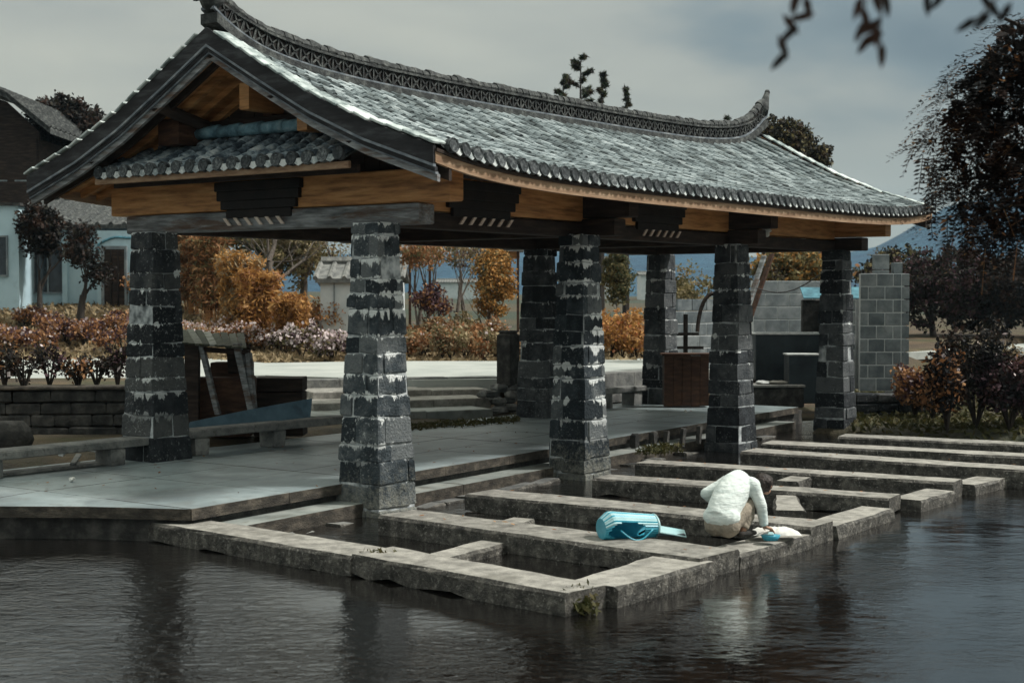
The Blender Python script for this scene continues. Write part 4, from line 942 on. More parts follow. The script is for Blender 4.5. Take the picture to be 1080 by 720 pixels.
class PB(MB):
    def tube(s,pts,radii,n=6,**k): return MB.tube(s,pts,[a*PS for a in radii],n,**k)
    def ball(s,c,r,n=10,**k): return MB.ball(s,c,[a*PS for a in r] if hasattr(r,'__len__') else r*PS,n,**k)
pe=thing('person','person in a pale long-sleeved shirt and tan trousers crouching to wash clothes at the water','person',F0)
mb=PB()
mb.tube([H(-.04,0,.20),H(.10,0,.36),H(.26,0,.50),H(.38,0,.58)],[.155,.145,.15,.13],14)
mb.ball(H(-.03,-.075,.18),.125,12); mb.ball(H(-.03,.075,.18),.125,12)
for s_ in(-1,1):
    mb.tube([H(-.02,s_*.09,.17),H(.18,s_*.13,.29),H(.32,s_*.14,.36)],[.105,.088,.062],12)
    mb.ball(H(.32,s_*.14,.36),.064,10)
    mb.tube([H(.32,s_*.14,.36),H(.26,s_*.14,.22),H(.17,s_*.14,.07)],[.060,.062,.04],12)
    mb.tube([H(.12,s_*.14,.045),H(.26,s_*.15,.045),H(.38,s_*.16,.028)],[.040,.042,.028],10,squash=.75)
# neck, head, ears, nose
mb.tube([H(.36,0,.60),H(.45,.08,.60),H(.51,.14,.60)],[.07,.055,.055],10)
hc=H(.57,.19,.575); mb.ball(hc,(.085,.078,.112),14,rot=Matrix.Rotation(.9,3,rdir_))
mb.ball(hc+fdir*.055-Vector((0,0,.065)),(.055,.055,.05),10); mb.ball(hc+fdir*.105-Vector((0,0,.035)),.016,6)
for s_ in(-1,1): mb.ball(hc+rdir_*s_*.08-Vector((0,0,.012)),(.016,.02,.03),6)
# arms with hands
def arm(sh,el,wr,fd):
    mb.tube([sh,sh.lerp(el,.5),el],[.056,.050,.040],12); mb.ball(el,.042,8); mb.tube([el,el.lerp(wr,.4),wr],[.040,.038,.025],12)
    fd=fd.normalized(); sd_=fd.cross(Vector((0,0,1))).normalized()
    pm=wr+fd*.045; mb.box(pm,(.085,.075,.03),rot=Matrix((fd,sd_,fd.cross(sd_))).transposed(),bev=.012)
    for k,l_ in enumerate((.066,.076,.072,.056)):
        b0=wr+fd*.082+sd_*(-.030+.020*k); b1=b0+fd*l_*.5-Vector((0,0,.010+.004*k)); b2=b0+fd*l_*.85-Vector((0,0,.032+.004*k)); mb.tube([b0-fd*.015,b0,b1,b2],[.0095,.0095,.009,.0075],7)
    t0=wr+fd*.025-sd_*.035; mb.tube([t0,t0+fd*.03-sd_*.025-Vector((0,0,.01)),t0+fd*.06-sd_*.02-Vector((0,0,.025))],[.013,.011,.009],7)
RS,LS=H(.34,.175,.585),H(.34,-.175,.585)
RE,RW=H(.37,.27,.35),H(.43,.28,.10); LE,LW=H(.20,-.37,.46),H(.56,-.16,.12)
arm(RS,RE,RW,fdir*.9+rdir_*.2-Vector((0,0,.25))); arm(LS,LE,LW,fdir*.9+rdir_*.3-Vector((0,0,.25)))
solid('body',mb,M['skin'],pe,.0085,2)
mb=PB()
mb.tube([H(-.12,0,.215),H(0,0,.34),H(.12,0,.46),H(.25,0,.56),H(.36,0,.615),H(.43,.005,.61)],[.17,.195,.20,.19,.15,.085],18)
mb.ball(H(-.07,-.06,.255),(.165,.16,.13),12); mb.ball(H(-.07,.07,.255),(.165,.16,.13),12)
mb.tube([LS+Vector((0,0,.01)),RS+Vector((0,0,.01))],[.09,.09],12)
for a_,b_,c_ in((RS,RE,RW),(LS,LE,LW)):
    mb.ball(a_,.092,12); mb.tube([a_,a_.lerp(b_,.5),b_],[.088,.075,.068],12); mb.ball(b_,.068,10); mb.tube([b_,b_.lerp(c_,.5),b_.lerp(c_,.92)],[.066,.058,.050],12)
solid('shirt',mb,M['shirt'],pe,.010,4,.007,.05)
mb=PB()
mb.ball(H(-.05,-.08,.17),(.155,.145,.155),14); mb.ball(H(-.05,.08,.17),(.155,.145,.155),14); mb.tube([H(-.06,0,.19),H(.04,0,.30)],[.165,.16],14)
for s_ in(-1,1):
    mb.tube([H(-.02,s_*.09,.17),H(.18,s_*.13,.29),H(.32,s_*.14,.36)],[.12,.10,.078],12); mb.ball(H(.32,s_*.14,.36),.078,10)
    mb.tube([H(.32,s_*.14,.36),H(.27,s_*.145,.22),H(.18,s_*.145,.10)],[.078,.078,.060],12)
solid('trousers',mb,M['trouser'],pe,.012,4,.018,.06)
for s_ in(-1,1):
    mb=PB(); mb.tube([H(.09,s_*.14,.035),H(.16,s_*.14,.045),H(.30,s_*.155,.04),H(.41,s_*.165,.028)],[.036,.052,.053,.032],12,squash=.8); obj('shoe',mb,M['shoe'],pe,smooth=True)
mb=PB(); mb.ball(hc-fdir*.012+Vector((0,0,.018)),(.115,.11,.122),16,rot=Matrix.Rotation(.7,3,rdir_)); mb.ball(hc+fdir*.03+Vector((0,0,.045)),(.085,.09,.065),12)
mb.v=[tuple(Vector(v)+Vector((rr.uniform(-.007,.007),rr.uniform(-.007,.007),rr.uniform(-.007,.007)))) for v in mb.v]; 
solid('hair',mb,M['hair'],pe,.009,1,.02,.02)
# cloth heap under the hands
c=H(.70,.26,.02); mb=MB(); n_=26
vs=[];fs=[]
for i in range(n_):
    for j in range(14):
        u=i/(n_-1)-.5; v=j/13-.5; e=max(0,1-(2*u)**4)*max(0,1-(2*v)**4)
        q=c+RT*u*.52+FWv*v*.26; z=.012+e*(.045+.05*abs(noise.noise(Vector((u*7,v*6,2)))))
        vs.append((q.x+.02*noise.noise(Vector((u*9,v*9,5))),q.y,.345+z))
for i in range(n_-1):
    for j in range(13): a=i*14+j; fs.append((a,a+14,a+15,a+1))
mb.add(vs,fs); tag(obj('cloth',mb,M['cloth'],smooth=True),'wrung white cloth spread on the stone under the right hand','cloth')
q=H(.36,.40,.0); q.z=.34; sc_=thing('soap_dish','small turquoise dish with soap beside the right foot','dish',q)
mb=MB(); mb.tube([q,q+Vector((0,0,.05))],[.07,.10],12); obj('dish',mb,M['bluepl'],sc_,smooth=True); mb=MB(); mb.box(q+Vector((0,0,.06)),(.10,.06,.03),rz=.5,bev=.01); obj('soap',mb,M['palepl'],sc_)
# turquoise basket lying on its side
bo=G(664,566,.365); bk_=thing('basket','turquoise ribbed plastic basket lying on its side on the washing beam','basket',bo)
ax_=(RT*.96+FWv*.28).normalized(); sx_=Vector((-ax_.y,ax_.x,0))
def ring(f):  # f 0..1 along axis: wide squashed end to narrower mouth
    rw=.20-.05*f; rh=.14-.03*f
    if f<.15: rw*=.75+.25*f/.15; rh*=.72+.28*f/.15
    return bo+ax_*(-.30+.56*f)+Vector((0,0,rh*.93)),rw,rh
mb=MB(); n_=56; nf=22; vs=[];fs=[]
for inner in(0,1):
    for k in range(nf+1):
        f=k/nf; c,rw,rh=ring(f)
        for i in range(n_):
            a=2*math.pi*i/n_; th=.009*inner; rib=.0035*(1 if i%2 else -1)*(0 if inner else 1)
            vs.append(c+sx_*math.cos(a)*(rw-th+rib)+Vector((0,0,1))*math.sin(a)*(rh-th+rib))
def keep(k,i):
    a=2*math.pi*(i+.5)/n_; f=(k+.5)/nf; front=math.cos(a-math.pi*1.10)  # opening towards the camera, low
    return not(front>.70+.55*(f-.42)**2*4 and .05<f<.72)
for inner in(0,1):
    o_=inner*(nf+1)*n_
    for k in range(nf):
        for i in range(n_):
            if keep(k,i):
                j=(i+1)%n_; q=(o_+k*n_+i,o_+(k+1)*n_+i,o_+(k+1)*n_+j,o_+k*n_+j); fs.append(q if inner else q[::-1])
mi=[]
for f_ in fs:
    i_=f_[0]%((nf+1)*n_)%n_; mi.append(1 if (f_[0]<(nf+1)*n_ and math.sin(2*math.pi*i_/n_)>.15 and i_%4!=0) else 0)
mb.add(vs,fs); mb.m=mi; obj('basket_body',mb,[M['bluepl'],M['palepl']],bk_,smooth=False)
mb=MB(); c,rw,rh=ring(1.0)
mb.tube([c+sx_*math.cos(a)*rw+Vector((0,0,1))*math.sin(a)*rh for a in np.linspace(0,2*math.pi,28)],.011,6); obj('rim',mb,M['palepl'],bk_,smooth=True)
mb=MB(); c,rw,rh=ring(0.0); vs=[c]+[c+sx_*math.cos(a)*rw+Vector((0,0,1))*math.sin(a)*rh for a in np.linspace(0,2*math.pi,25)[:-1]]; mb.add(vs,[(0,1+(i+1)%24,1+i) for i in range(24)]); obj('basket_base',mb,M['bluepl'],bk_)
mb=MB(); c,rw,rh=ring(.55); mb.tube([c-sx_*rw*.9+Vector((0,0,-.02))+ax_*(-.16+.34*t)+Vector((0,0,-.10*math.sin(t*math.pi)))-sx_*.03*math.sin(t*math.pi) for t in np.linspace(0,1,12)],.009,6); obj('handle',mb,M['bluepl'],bk_,smooth=True)
# washboard / brush
q=G(709,565,.375); wbd=thing('dustpan','grey plastic dustpan-like scoop with dark looped handle beside the basket','scoop',q)
mb=MB(); mb.box(q+Vector((0,0,.045)),(.27,.17,.018),rot=Matrix.Rotation(-YAW-.55+.3,3,'Z')@Matrix.Rotation(.18,3,'Y')@Matrix.Rotation(.25,3,'X'),bev=.006); obj('plate',mb,M['palepl'],wbd)
mb=MB(); mb.box(q+Vector((0,0,.02))+RT*-.02,(.28,.16,.02),rot=Matrix.Rotation(-YAW-.25,3,'Z'),bev=.006); obj('back',mb,M['tank'],wbd)
mb=MB(); mb.tube([q+RT*(-.33+.26*t)+Vector((0,0,.02+.06*math.sin(t*math.pi)))-FWv*.05*math.sin(t*math.pi) for t in np.linspace(0,1,9)],.012,6); obj('handle',mb,M['black'],wbd)

# ------------------------------------------------------------------ vegetation
RS_=np.random.RandomState(3)
def leafquads(c,size,aspect=1.6,var=.4,flat=0.0):
    n_=len(c); d=RS_.normal(size=(n_,3)); d/=np.linalg.norm(d,axis=1)[:,None]; e=RS_.normal(size=(n_,3)); e[:,2]*=(1-flat)
    e-=d*(e*d).sum(1)[:,None]; e/=np.linalg.norm(e,axis=1)[:,None]
    s_=size*(1+var*RS_.uniform(-1,1,size=(n_,1)))
    a=d*s_*aspect/2; b=e*s_/2
    v=np.stack([c-a,c+b*.9,c+a,c-b*.9],1).reshape(-1,3); f=np.arange(4*n_).reshape(-1,4); return v,f
def blob(center,rad,n_,shell=.35):
    p=RS_.normal(size=(n_,3)); p/=np.linalg.norm(p,axis=1)[:,None]; r_=RS_.uniform(0,1,size=(n_,1))**shell
    return np.asarray(center)+p*r_*np.asarray(rad)
def clumpy(center,rad,nclump,per,cr):
    """leaf clumps spread through the crown's volume"""
    cc=blob(center,rad,nclump,.5); out=[]
    for q in cc: s_=RS_.uniform(.6,1.3); out.append(blob(q,np.array([cr,cr,cr*.7])*s_,per,.6))
    return np.concatenate(out),cc
def leafobj(name,c,size,mats,parent,frac=None,aspect=1.6):
    v,f=leafquads(c,size,aspect); org=np.array(ORG[parent.name]) if parent is not None else np.zeros(3)
    mi=None
    if isinstance(mats,list) and len(mats)>1: mi=(RS_.uniform(size=len(f))<(frac or .5)).astype(int)
    o=link(name,npmesh(name,v-org,f,mats,mi),parent); return o
def trunkbr(mb,p,d,L_,r,depth,ends,rg,spread=.55,up=.15,nb=(2,3)):
    pts=[p];rad=[r];q=p;dd_=d.normalized()
    for k in range(4):
        dd_=(dd_+Vector((rg.gauss(0,.10),rg.gauss(0,.10),rg.gauss(0,.05)+up*.3))).normalized(); q=q+dd_*L_/4; pts.append(q); rad.append(r*(1-.42*(k+1)/4))
    mb.tube(pts,rad,6 if depth>1 else 4,cap=depth<1)
    if depth==0: ends.append(q); return
    for i in range(rg.randint(*nb)+ (1 if depth>2 else 0)):
        t=rg.uniform(.45,1.0) if i else 1.0; k=min(3,int(t*4)); b=pts[k].lerp(pts[k+1],t*4-k) if k<4 else q
        nd_=(dd_+Vector((rg.gauss(0,spread),rg.gauss(0,spread),rg.gauss(0,spread*.5)+up))).normalized()
        trunkbr(mb,b,nd_,L_*rg.uniform(.6,.82),rad[-1]*rg.uniform(.6,.8),depth-1,ends,rg,spread,up,nb)
def tree(name,label,base,height,tr,leafm,nleaf,lsize,depth=3,seed=0,cat='tree',group=None,barkm='bark',crown=None,spread=.5,frac=.3,up=.15,cr=.5,lean=(0,0),first=.38):
    rg=random.Random(seed); t=thing(name,label,cat,base,group); mb=MB(); ends=[]
    trunkbr(mb,Vector(base)-Vector((0,0,.3)),Vector((lean[0],lean[1],1)),height*first,tr,depth,ends,rg,spread,up)
    obj('trunk',mb,M[barkm],t,smooth=True)
    if nleaf:
        nleaf=int(nleaf*1.7); lsize*=.72
        per=max(4,nleaf//max(1,len(ends)))
        if crown is None:
            c=np.concatenate([blob(np.array(e),np.array([cr,cr,cr*.75])*rg.uniform(.6,1.3),per,.6) for e in ends])
        else: c,_=clumpy(crown[0],crown[1],max(10,nleaf//45),45,crown[2])
        leafobj('crown',c,lsize,[M[m_] for m_ in leafm],t,frac)
    return t
def base(px,d,dy=0):
    q=P(px,360,d); z=max(gz(q.x,q.y),-.6); return Vector((q.x,q.y,z))
def topz(py,d): return CAM.z+(312-py)*d/1588
TB='trees beyond the road'
b=base(86,47); tree('forked_tree','small dark forked tree in front of the white house door',b,topz(228,47)-b.z,.16,['lf_black','lf_dark'],1500,.12,3,4,group=None,barkm='bark_dark',cr=.5,spread=.45)
b=base(44,49.3); tree('garden_tree','dark bushy tree shading the wide window of the white house',b,3.4,.12,['lf_black','lf_dark'],3200,.13,3,8,barkm='bark_dark',crown=((P(44,243,49.3)),(.75,.6,.85),.35))
b=base(70,64); tree('dark_tree','dark round-topped tree rising behind the white house roofs',b,8.5,.25,['lf_black','lf_dark'],7500,.17,3,5,barkm='bark_dark',crown=((P(66,135,64)),(1.6,1.5,1.35),.42))
for i,(px,py,d,lb) in enumerate(((112,150,63,'added dark tree just right of the round-topped dark tree, behind the roof slope'),(150,150,65,'added dark tree mostly behind the left roof slope, above the arched doorway'),(186,165,64,'added dark tree behind the gable above the corner pillar'))):  # added behind the roof so the pond's left side reflects darker
    b=base(px,d); tree('dark_tree',lb,b,8.0,.25,['lf_black','lf_dark'],4200,.19,3,15+i,barkm='bark_dark',crown=((P(px,py+12,d)),(1.7,1.5,1.7),.45))
for i,(px,d,w_,py,lf,lb) in enumerate(((250,47,1.05,268,['lf_orange','lf_dry'],'bright amber bamboo clump left of the bare tree'),(272,46,.9,285,['lf_orange','lf_rust'],'lower amber bush in front of the bamboo clump'),(222,49,.8,243,['lf_rust','lf_olive'],'tall brown bamboo clump just right of the corner pillar'),(203,50,.7,240,['lf_rust','lf_dry'],'dull brown clump beside the corner pillar'),(308,45,.7,312,['lf_orange','lf_rust'],'small orange bush before the pale shed'))):
    b=base(px,d); t=thing('bamboo_clump',lb,'bush',b,'amber clumps beyond the road'); mb=MB(); h_=topz(py,d)-b.z
    rg=random.Random(i); cc=[]
    for k in range(26):
        a=rg.uniform(0,6.28); r_=rg.uniform(0,.35)*w_; o_=Vector((math.cos(a)*r_,math.sin(a)*r_,0)); tp_=b+o_*2.2+Vector((0,0,h_*rg.uniform(.7,1))); md_=b+o_*1.2+Vector((0,0,h_*.5))
        mb.tube([b+o_,md_,tp_],[.02,.015,.006],4,cap=False)
        for f in np.linspace(.25,1,9): cc.append(blob(np.array(b+o_*(1+1.2*f)+Vector((0,0,h_*f*rg.uniform(.85,1)))),(.27,.27,.20),40,.9))
    obj('stems',mb,M['wood'],t); leafobj('leaves',np.concatenate(cc),.055,[M[lf[0]],M[lf[1]]],t,.35,3.6)
b=base(288,52); tree('bare_tree','large bare grey tree standing behind the amber bamboo',b,7.0,.22,['lf_olive','lf_dry'],1500,.09,4,21,group=TB,spread=.55,cr=.6)
b=base(318,57); tree('leafy_tree','olive leafy tree behind the bare grey tree',b,7.0,.2,['lf_olive','lf_dry'],3200,.15,3,22,group=TB,crown=((P(312,262,57)),(1.5,1.4,1.5),.45))
b=base(262,60); tree('leafy_tree','darker green tree high behind the amber bamboo',b,8.0,.2,['lf_olive','lf_green'],4200,.17,3,23,group=TB,crown=((P(268,238,60)),(2.0,1.5,1.3),.5))
b=base(206,60); tree('leafy_tree','brownish tree behind the corner pillar',b,8.0,.2,['lf_dry','lf_olive'],2600,.16,3,33,group=TB,crown=((P(205,245,60)),(1.3,1.5,1.5),.5))
b=base(345,56); tree('bare_tree','thin bare tree before the bright sky left of the front pillar',b,6.5,.12,['lf_dry','lf_olive'],500,.09,4,24,group=TB,spread=.45,cr=.4)
b=base(400,60); tree('bare_tree','bare tree hidden mostly behind the mottled front pillar',b,7,.15,['lf_dry','lf_olive'],800,.10,4,44,group=TB,spread=.5)
for i,(px,d,h_,lf,nl,lb) in enumerate(((440,46,4.2,['lf_rust','lf_olive'],900,'pale-trunked tree with rusty leaves right of the front pillar'),(456,48,4.6,['lf_rust','lf_dry'],700,'second pale-trunked tree beside the small tiled gate'),(478,50,4.4,['lf_dry','lf_plum'],350,'thin bare tree in front of the blue hill'),(494,53,4.2,['lf_olive','lf_dry'],600,'wispy grey-green tree in front of the blue hill'),(466,44.5,2.4,['lf_plum','lf_rust'],900,'low purplish tree below the blue hill'))):
    b=base(px,d); tree('slender_tree',lb,b,h_,.10,lf,nl,.10,3,60+i,group=TB,cr=.42,spread=.35,up=.3)
b=base(522,45.5); tree('autumn_tree','yellow-orange leafy tree left of the carved stone post',b,2.6,.09,['lf_orange','lf_olive'],5200,.085,3,71,crown=((P(521,298,45.5)),(.62,.6,1.15),.27))
b=base(650,46); tree('ivy_tree','grey ivy-covered leaning tree between the two middle pillars',b,2.4,.12,['lf_olive','lf_green'],3600,.085,3,72,crown=((P(651,292,46)),(.42,.42,.85),.22))
b=base(738,40); tree('slender_tree','leafy slender tree above the broken block wall',b,3.0,.08,['lf_olive','lf_dry'],1500,.09,3,73,group=TB,cr=.35,spread=.4)
b=base(801,42); tree('slender_tree','dark thin trunk rising behind the leaning planks',b,4.0,.11,['lf_dark','lf_olive'],300,.09,2,74,group=TB,cr=.3,barkm='bark_dark')
for i,(px,d,rw,py,lf,lb) in enumerate(((832,48,1.15,283,['lf_olive','lf_orange'],'yellowish round bush above the block wall'),(860,50,1.0,280,['lf_rust','lf_dark'],'dark round bush above the block wall beside the last pillar'),(985,58,2.6,300,['lf_dark','lf_plum'],'big dark spreading tree right of the block tower'),(1045,60,2.6,310,['lf_black','lf_dark'],'dark tree at the far right above the road'),(948,62,1.9,292,['lf_dark','lf_olive'],'brown-green tree just right of the block tower'),(1100,56,2.4,300,['lf_black','lf_dark'],'dark tree cut by the right picture edge'))):
    b=base(px,d); tree('round_tree',lb,b,3.5,.16,lf,int(2600*rw),.15,3,80+i,group='round trees on the right',crown=((P(px,py,d)),(rw,rw,rw*.62),.38),barkm='bark_dark')
# pines whose tops show over the roof
def conifer(px,pyt,d,w_,lb,seed,n_=13,show=4.5):
    rg=random.Random(seed); b=base(px,d); b.z=max(b.z,0); h_=topz(pyt,d)-b.z; t=thing('pine_tree',lb,'tree',b,'conifers behind the roof'); mb=MB()
    mb.tube([b,b+Vector((0,0,h_*.6)),b+Vector((0,0,h_))],[.22,.13,.02],6); cc=[]
    for k in range(n_*2):
        z=h_*(1-.55*(k/(n_*2))); l_=w_*(.18+.95*(k/(n_*2))**.8)*rg.uniform(.6,1.15); a=rg.uniform(0,6.28); e=b+Vector((math.cos(a)*l_,math.sin(a)*l_,z+l_*.35)); s_=b+Vector((0,0,z))
        mb.tube([s_,s_.lerp(e,.5)-Vector((0,0,.05)),e],[.035,.022,.008],4,cap=False)
        for f in np.linspace(.3,1,6): cc.append(blob(np.array(s_.lerp(e,f))+np.array([0,0,.05]),(.15,.15,.13),26,.9))
    obj('trunk',mb,M['bark_dark'],t); leafobj('crown',np.concatenate(cc),.06,[M['lf_black'],M['lf_green']],t,.45,5.5)
conifer(612,64,75,1.75,'tall dark pine showing highest over the middle of the roof ridge',1)
conifer(594,84,78,1.1,'smaller pine tip left of the tallest pine',2)
conifer(634,82,77,1.0,'small pine tip right of the tallest pine',5)
conifer(660,97,80,.8,'lone little pine tip over the ridge right of the taller ones',3)
conifer(766,127,82,.7,'smallest tree tip over the ridge near its upturned right end',4)
for i,(px,py,rw,d,lb) in enumerate(((822,150,1.35,62,'dark treetop just right of the upturned ridge end'),(852,165,1.0,66,'smaller dark treetop over the falling right roof edge'),(1500,200,3,60,'dark tree outside'))[:2]):
    b=base(px,d); b.z=max(b.z,0); tree('tall_tree',lb,b,topz(py,d)-b.z,.28,['lf_dark','lf_olive'],3600,.15,3,90+i,group='treetops right of the ridge end',crown=((P(px,py,d)),(rw,rw,rw*.75),.32),barkm='bark_dark')
# bushes
def bush(px,d,w_,h_,lf,fl,n_,lb,grp,seed,dz=0,size=.07,name='flower_bush',nfl=0,b=None,stems=8):
    b=b or base(px,d); b=b.copy(); b.z+=dz; t=thing(name,lb,'bush',b,grp); rg=random.Random(seed); mb=MB(); cc=[]
    for k in range(stems):
        a=rg.uniform(0,6.28); e=b+Vector((math.cos(a)*w_*rg.uniform(.2,.85),math.sin(a)*w_*rg.uniform(.2,.85),h_*rg.uniform(.55,1.0))); mb.tube([b,b.lerp(e,.5)+Vector((0,0,h_*.12)),e],[.018,.012,.005],4,cap=False)
        cc.append(blob(np.array(b.lerp(e,.8)),(w_*.42,w_*.42,h_*.30),n_//stems,.6))
    obj('stems',mb,M['bark_dark'],t); c=np.concatenate(cc); c[:,2]=np.maximum(c[:,2],b.z+.02)
    leafobj('leaves',c,size,[M[lf[0]],M[lf[1]]],t,.35)
    if nfl:
        k=RS_.choice(len(c),nfl); q=c[k]+RS_.normal(size=(nfl,3))*.03; q[:,2]+=.05; q-=(np.array([FWv.x,FWv.y,0]))*.05; leafobj('flowers',q,.10,[M[fl]],t,None,1.0)['kind']='stuff'
    return t
FB='flower bushes along the far edge of the road'
k=0
rg=random.Random(9)
for (px,d,w_,h_,nfl,lb) in ((318,41.5,.50,1.05,170,'upright flower bush with pale pink blossom left of the wooden stake'),(352,41.2,.75,.85,330,'wide pale pink flower bush next to the front pillar'),(335,43.5,.6,.95,120,'pale flower bush behind the wooden stake'),(300,44,.6,.75,90,'small pale flower bush at the end of the garden path'),(372,42,.6,.8,160,'pale flower bush peeping out left of the front pillar')):
    bush(px,d,w_,h_,['lf_olive','lf_plum'],'fl_white',900,lb,FB,k,nfl=int(nfl*2.2)); k+=1
row=[]
for i in range(19): row.append((188+i*9.5+rg.uniform(-3,3),45.5+rg.uniform(-1.2,1.6),.6,.7+rg.uniform(-.1,.25)))
for i,(px,d,w_,h_) in enumerate(row[:12]): bush(px,d,w_,h_,['lf_rust','lf_dry'],'fl_white',520,ORD[i]+' pale blossoming bush from the corner pillar in the bed behind the lean-to','flower bed row behind the lean-to',100+i,nfl=110)
for i in range(17):
    px=-12+i*9+rg.uniform(-3,3); d=44.5+rg.uniform(-1.5,2.5); bush(px,d,.62,.75+rg.uniform(-.15,.25),['lf_rust','lf_plum'],'fl_white',520,ORD[i]+' dull blossoming bush from the left in the bed before the white house','flower bed row before the white house',200+i,nfl=26)
for i in range(15):
    px=432+(i%8)*15.5+rg.uniform(-4,4); d=42+(i//8)*2.2+rg.uniform(-.5,.5); bush(px,d,.70,.85+.25*(i//8)+rg.uniform(-.15,.2),['lf_rust','lf_dry'] if i%3 else ['lf_dry','lf_olive'],'fl_orange' if i%2 else 'fl_white',800,ORD[i%8]+' rusty bush right of the front pillar, '+('front' if i<8 else 'back')+' row towards the stone post','rusty bushes seen between front pillar and stone post',300+i,nfl=14,name='autumn_bush')
for i in range(9):
    px=634+(i%5)*12+rg.uniform(-4,4); d=42+(i//5)*2.2; bush(px,d,.62,1.0+.35*(i//5)+rg.uniform(-.1,.2),['lf_orange','lf_rust'],'fl_orange',700,ORD[i%5]+' orange bush from the left between the middle pillars, '+('front' if i<5 else 'back')+' row','orange bushes between the middle pillars',330+i,nfl=10,name='autumn_bush')
for i in range(10):
    px=150+i*22+rg.uniform(-6,6); d=50+rg.uniform(-1,1); bush(px,d,.9,1.3+rg.uniform(-.2,.4),['lf_rust','lf_orange'],'fl_white',800,ORD[i]+' tall rusty shrub from the corner pillar at the foot of the far trees','rusty shrubs under the far trees',350+i,name='shrub')
for i,(px,d,h_,w_,lf,lb) in enumerate(((25,24.9,.60,.38,['lf_black','lf_dark'],'dark spiky planter shrub at the left edge'),(52,25.6,.62,.42,['lf_black','lf_plum'],'broad dark planter shrub on the wall'),(82,25.1,.5,.3,['lf_dark','lf_rust'],'thin reddish planter shrub'),(102,25.8,.5,.35,['lf_black','lf_dark'],'low dark planter shrub near the corner pillar'),(124,25.3,.72,.28,['lf_dark','lf_plum'],'upright planter shrub touching the corner pillar'),(5,25.3,.75,.3,['lf_dark','lf_rust'],'tall thin planter shrub at the left edge'),(-15,25.4,.6,.4,['lf_dark','lf_black'],'planter shrub cut by the picture edge'))):
    q=P(px,400,d); bush(px,d,w_,h_*1.15,lf,'fl_white',420,lb,'shrubs in the planter',400+i,b=Vector((q.x,q.y,1.18)),nfl=2,size=.05,name='planter_shrub',stems=14)
# right bank
for i,(px,py,d,w_,h_,lf,lb) in enumerate(((1030,440,27.5,.85,1.95,['lf_black','lf_dark'],'large dark shrub on the right bank below the dark trees'),(1000,440,27,.5,1.5,['lf_black','lf_rust'],'dark leafy shrub left part of the right bank clump'),(1066,440,27,.7,1.5,['lf_black','lf_plum'],'dark shrub at the right picture edge'),(966,425,30,.55,1.05,['lf_rust','lf_plum'],'reddish brown shrub right of the block tower'),(985,430,29.5,.5,.8,['lf_rust','lf_dark'],'low reddish shrub beside the dark bank shrubs'),(1085,440,28,.9,1.3,['lf_dark','lf_rust'],'wide dark shrub beyond the right picture edge'),(1050,400,33,.8,1.0,['lf_dark','lf_dry'],'brown shrub behind the dark bank shrubs'),(1010,395,36,.8,.8,['lf_rust','lf_dry'],'russet shrub by the far right road'))):
    b=base(px,d); b.z=max(b.z,.3); bush(px,d,w_,h_,lf,'fl_white',3600 if h_>1.2 else 1500,lb,'shrubs on the right bank',450+i,b=b,size=.06,name='bank_shrub',nfl=12,stems=18)
# ground cover tufts
def tufts(name,pts,size,lf,label):
    c=np.array(pts); v,f=leafquads(c,size,2.4); o=link(name,npmesh(name,v,f,[M[lf]])); tag(o,label,'ground cover',kind='stuff')
pt=[]
for k in range(9000):
    px=rr.uniform(900,1200); d=rr.uniform(24,40); q=P(px,400,d); z=gz(q.x,q.y)
    if z>.1: pt.append((q.x,q.y,z+rr.uniform(0,.07)))
tufts('grass',pt,.07,'moss','brown grass tufts on the right bank')
pt=[]
for k in range(22000):
    px=rr.uniform(-80,900); d=rr.uniform(40.6,52); q=P(px,360,d); z=gz(q.x,q.y); pt.append((q.x,q.y,z+rr.uniform(0,.12)))
tufts('undergrowth',pt,.10,'lf_dry','dry undergrowth along the far flower bank')
pt=[]
for k in range(1500):
    x=rr.uniform(3,8.6); px_=rr.uniform(425,548); q=G(px_,452-(px_-425)*.07+rr.gauss(0,1.3),.52); pt.append((q.x,q.y,.53+rr.uniform(0,.05)))
for (x_,y_,z_) in((-3.45,-5.25,.22),(-3.1,-2.72,.33),(-3.35,-5.1,.3)):
    for k in range(110): pt.append((x_+rr.gauss(0,.06),y_+rr.gauss(0,.06),z_+rr.gauss(0,.03)))
for k in range(500):
    x=rr.uniform(6.0,6.9); pt.append((x,rr.uniform(-.3,.1),.33+rr.uniform(0,.12)))
tufts('moss',pt,.032,'moss','moss and weeds growing on the steps and stone joints')
mb=MB(); q0=base(337,41.8); mb.box(q0+Vector((0,0,.55)),(.10,.08,1.15),bev=.01); tag(obj('wooden_stake',mb,M['bark_dark']),'dark wooden stake standing among the pink flower bushes','stake')

